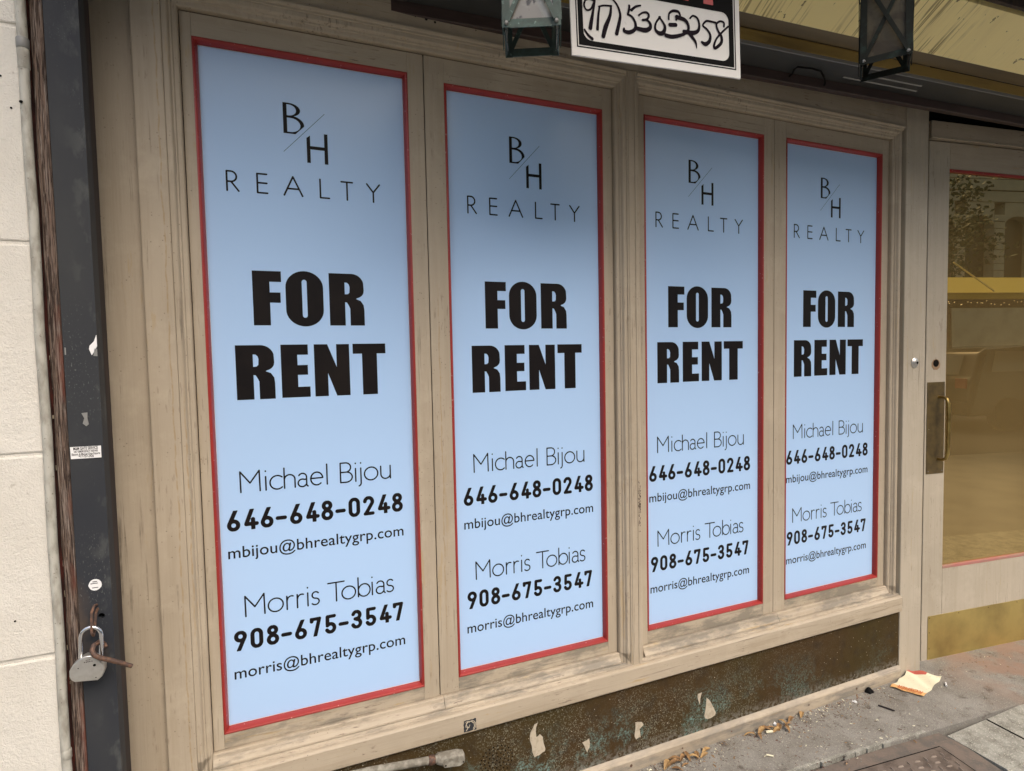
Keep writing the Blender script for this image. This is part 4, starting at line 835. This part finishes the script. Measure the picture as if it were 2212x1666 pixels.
for j in range(3): b.box(X0, X0 + 34 * PR, -16.4, -15.97 + .03 * (j % 2), 7.01 + j * .42, 7.40 + j * .42, .015)
b.box(X0, X0 + 34 * PR, -16.4, -15.9, -.1, 3.9); b.box(X0, X0 + 34 * PR, -17.5, -16.41, -.1, 10.0); b.box(X0, X0 + 34 * PR, -16.4, -16.0, 8.3, 10.0)
part('wall', b, m_lime, bl); part('window', wb, m_darkglass, bl)
sd_ = thing('dining_shed', (9, -5.3, 0), 'yellow timber curbside dining shed reflected in the door glass', 'shed')
part('header', B().prism([(-5.0, 2.42), (-5.30, 2.69), (-5.34, 2.66), (-5.06, 2.42)], 'x', 8.12, 16.0), MT('bright_yellow_board', (.92, .68, .10), .5).m, sd_)
part('beam', B().box(8.12, 16.0, -5.12, -5.02, 2.33, 2.415, .004), MT('mustard_beam', (.45, .33, .06), .6).m, sd_)
b = B()
for x in (8.12, 15.9): b.box(x, x + .1, -5.2, -5.1, -.1, 2.33)
for x in (8.12, 15.9): b.box(x, x + .1, -7.0, -6.9, -.1, 2.33)
part('post', b, m_yellow, sd_)
part('roof', B().box(8.1, 16.02, -7.1, -5.13, 2.36, 2.41), m_plank, sd_)
b = B()
for x in (8.34, 9.7): b.tube([(x, -5.0, 2.87), (x + .68, -4.97, 2.44)], .012, 6)
part('stay_rod', b, m_yellow, sd_)
b = B()
for i in range(52):
    x = 8.15 + i * .072 + random.uniform(-.03, .03); z = 2.30 + random.uniform(-.07, .0); b.tube([(x, -4.99, z), (x, -4.985, z + .008)], .0045, 5)
M = MT('lit_bulb', (.9, .8, .6), .5); M.b.inputs['Emission Color'].default_value = (1, .85, .6, 1); M.b.inputs['Emission Strength'].default_value = 1.2
part('fairy_light', b, M.m, sd_)
# parked car seen from behind
car = thing('parked_car', (11.2, -8.2, -.1), 'dark SUV parked at the kerb, its rear reflected in the door glass', 'car')
m_carp = MT('car_paint', (.05, .042, .035), .15, .3).m; m_cg = MT('car_glass', (.12, .13, .13), .06).m
b = B()
sec = [(.0, .35, .75), (.02, .30, 1.05), (.12, .30, 1.18), (1.3, .30, 1.20), (3.2, .30, 1.15), (3.6, .30, 1.0), (4.5, .32, .95), (4.62, .4, .7)]
prof = [(.0, .32), (-.03, .62), (.02, 1.02), (.10, 1.12), (.42, 1.60), (.60, 1.68), (1.6, 1.73), (2.5, 1.66), (3.25, 1.15), (4.35, .98), (4.6, .78), (4.62, .35)]
vs = []; L_ = len(prof)
for k, (w_, dx) in enumerate(((.90, .0), (.93, .0))): pass
for s_ in (-1, 1):
    for (x, z) in prof: vs.append((11.2 + x, -8.2 + s_ * (.92 - max(0, z - 1.05) * .32), z - .1))
b.add(vs, [tuple(range(L_)), tuple(range(2 * L_ - 1, L_ - 1, -1))] + [(i, i + 1, L_ + i + 1, L_ + i) for i in range(L_ - 1)] + [(L_ - 1, 0, L_, 2 * L_ - 1)])
bd = part('body', b, m_carp, car)
bv = bd.modifiers.new('soft', 'BEVEL'); bv.width = .05; bv.segments = 3; bv.limit_method = 'ANGLE'
part('rear_window', B().add([(11.285, -8.80, 1.05), (11.285, -7.60, 1.05), (11.54, -7.72, 1.45), (11.54, -8.68, 1.45)], [(0, 1, 2, 3)]), m_cg, car)
part('side_window', B().add([(11.75, -7.325, 1.10), (14.1, -7.325, 1.10), (13.6, -7.40, 1.48), (11.95, -7.42, 1.52)], [(0, 1, 2, 3)]), m_cg, car)
for yy in (-7.45, -8.95): part('tail_light', B().box(11.165, 11.20, yy - .12, yy + .12, .78, .98, .01), MT('red_lens', (.3, .02, .02), .15).m, car)
part('number_plate', B().box(11.14, 11.155, -8.36, -8.04, .72, .88, .005), m_vinylwhite, car)
part('chrome_strip', B().box(11.14, 11.16, -8.55, -7.85, .90, .94, .005), m_chrome, car)
part('bumper', B().box(11.06, 11.20, -9.10, -7.30, .25, .52, .03), m_carp, car)
for xx_ in (12.1, 14.9):
    for yy in (-7.32, -9.02): part('wheel', B().tube([(xx_, yy - .1, .24), (xx_, yy + .1, .24)], .34, 24), m_signb, car)
# street tree
tr = thing('street_tree', (13.4, -9.9, 0), 'leafy street tree reflected in the upper left of the door glass', 'tree')
part('trunk', B().tube([(13.4, -9.9, -.1), (13.42, -9.9, 1.5), (13.36, -9.88, 3.2), (13.4, -9.9, 4.6)], [.14, .11, .09, .04], 9).tube([(13.36, -9.88, 2.8), (12.9, -9.6, 3.9), (12.6, -9.4, 4.6)], [.06, .04, .02], 6).tube([(13.36, -9.88, 3.0), (13.8, -10.3, 4.1)], [.06, .02], 6), m_timber, tr)
b = B()
cl = [(13.4 + random.gauss(-.35, .45), -9.9 + random.gauss(0, .6), random.uniform(3.3, 5.9)) for _ in range(38)]
for _ in range(2600):
    c = random.choice(cl); p = Vector(c) + Vector((random.gauss(0, .2), random.gauss(0, .2), random.gauss(0, .16))); s_ = random.uniform(.04, .08)
    d = Vector((random.gauss(0, 1), random.gauss(0, 1), random.gauss(0, 1))).normalized(); e = d.orthogonal().normalized(); b.add([p - d * s_, p + e * s_ * .5, p + d * s_, p - e * s_ * .5], [(0, 1, 2, 3)])
M = MT('leaf_green', (.06, .085, .03), .6); m_lf = M.m
part('crown', b, m_lf, tr)
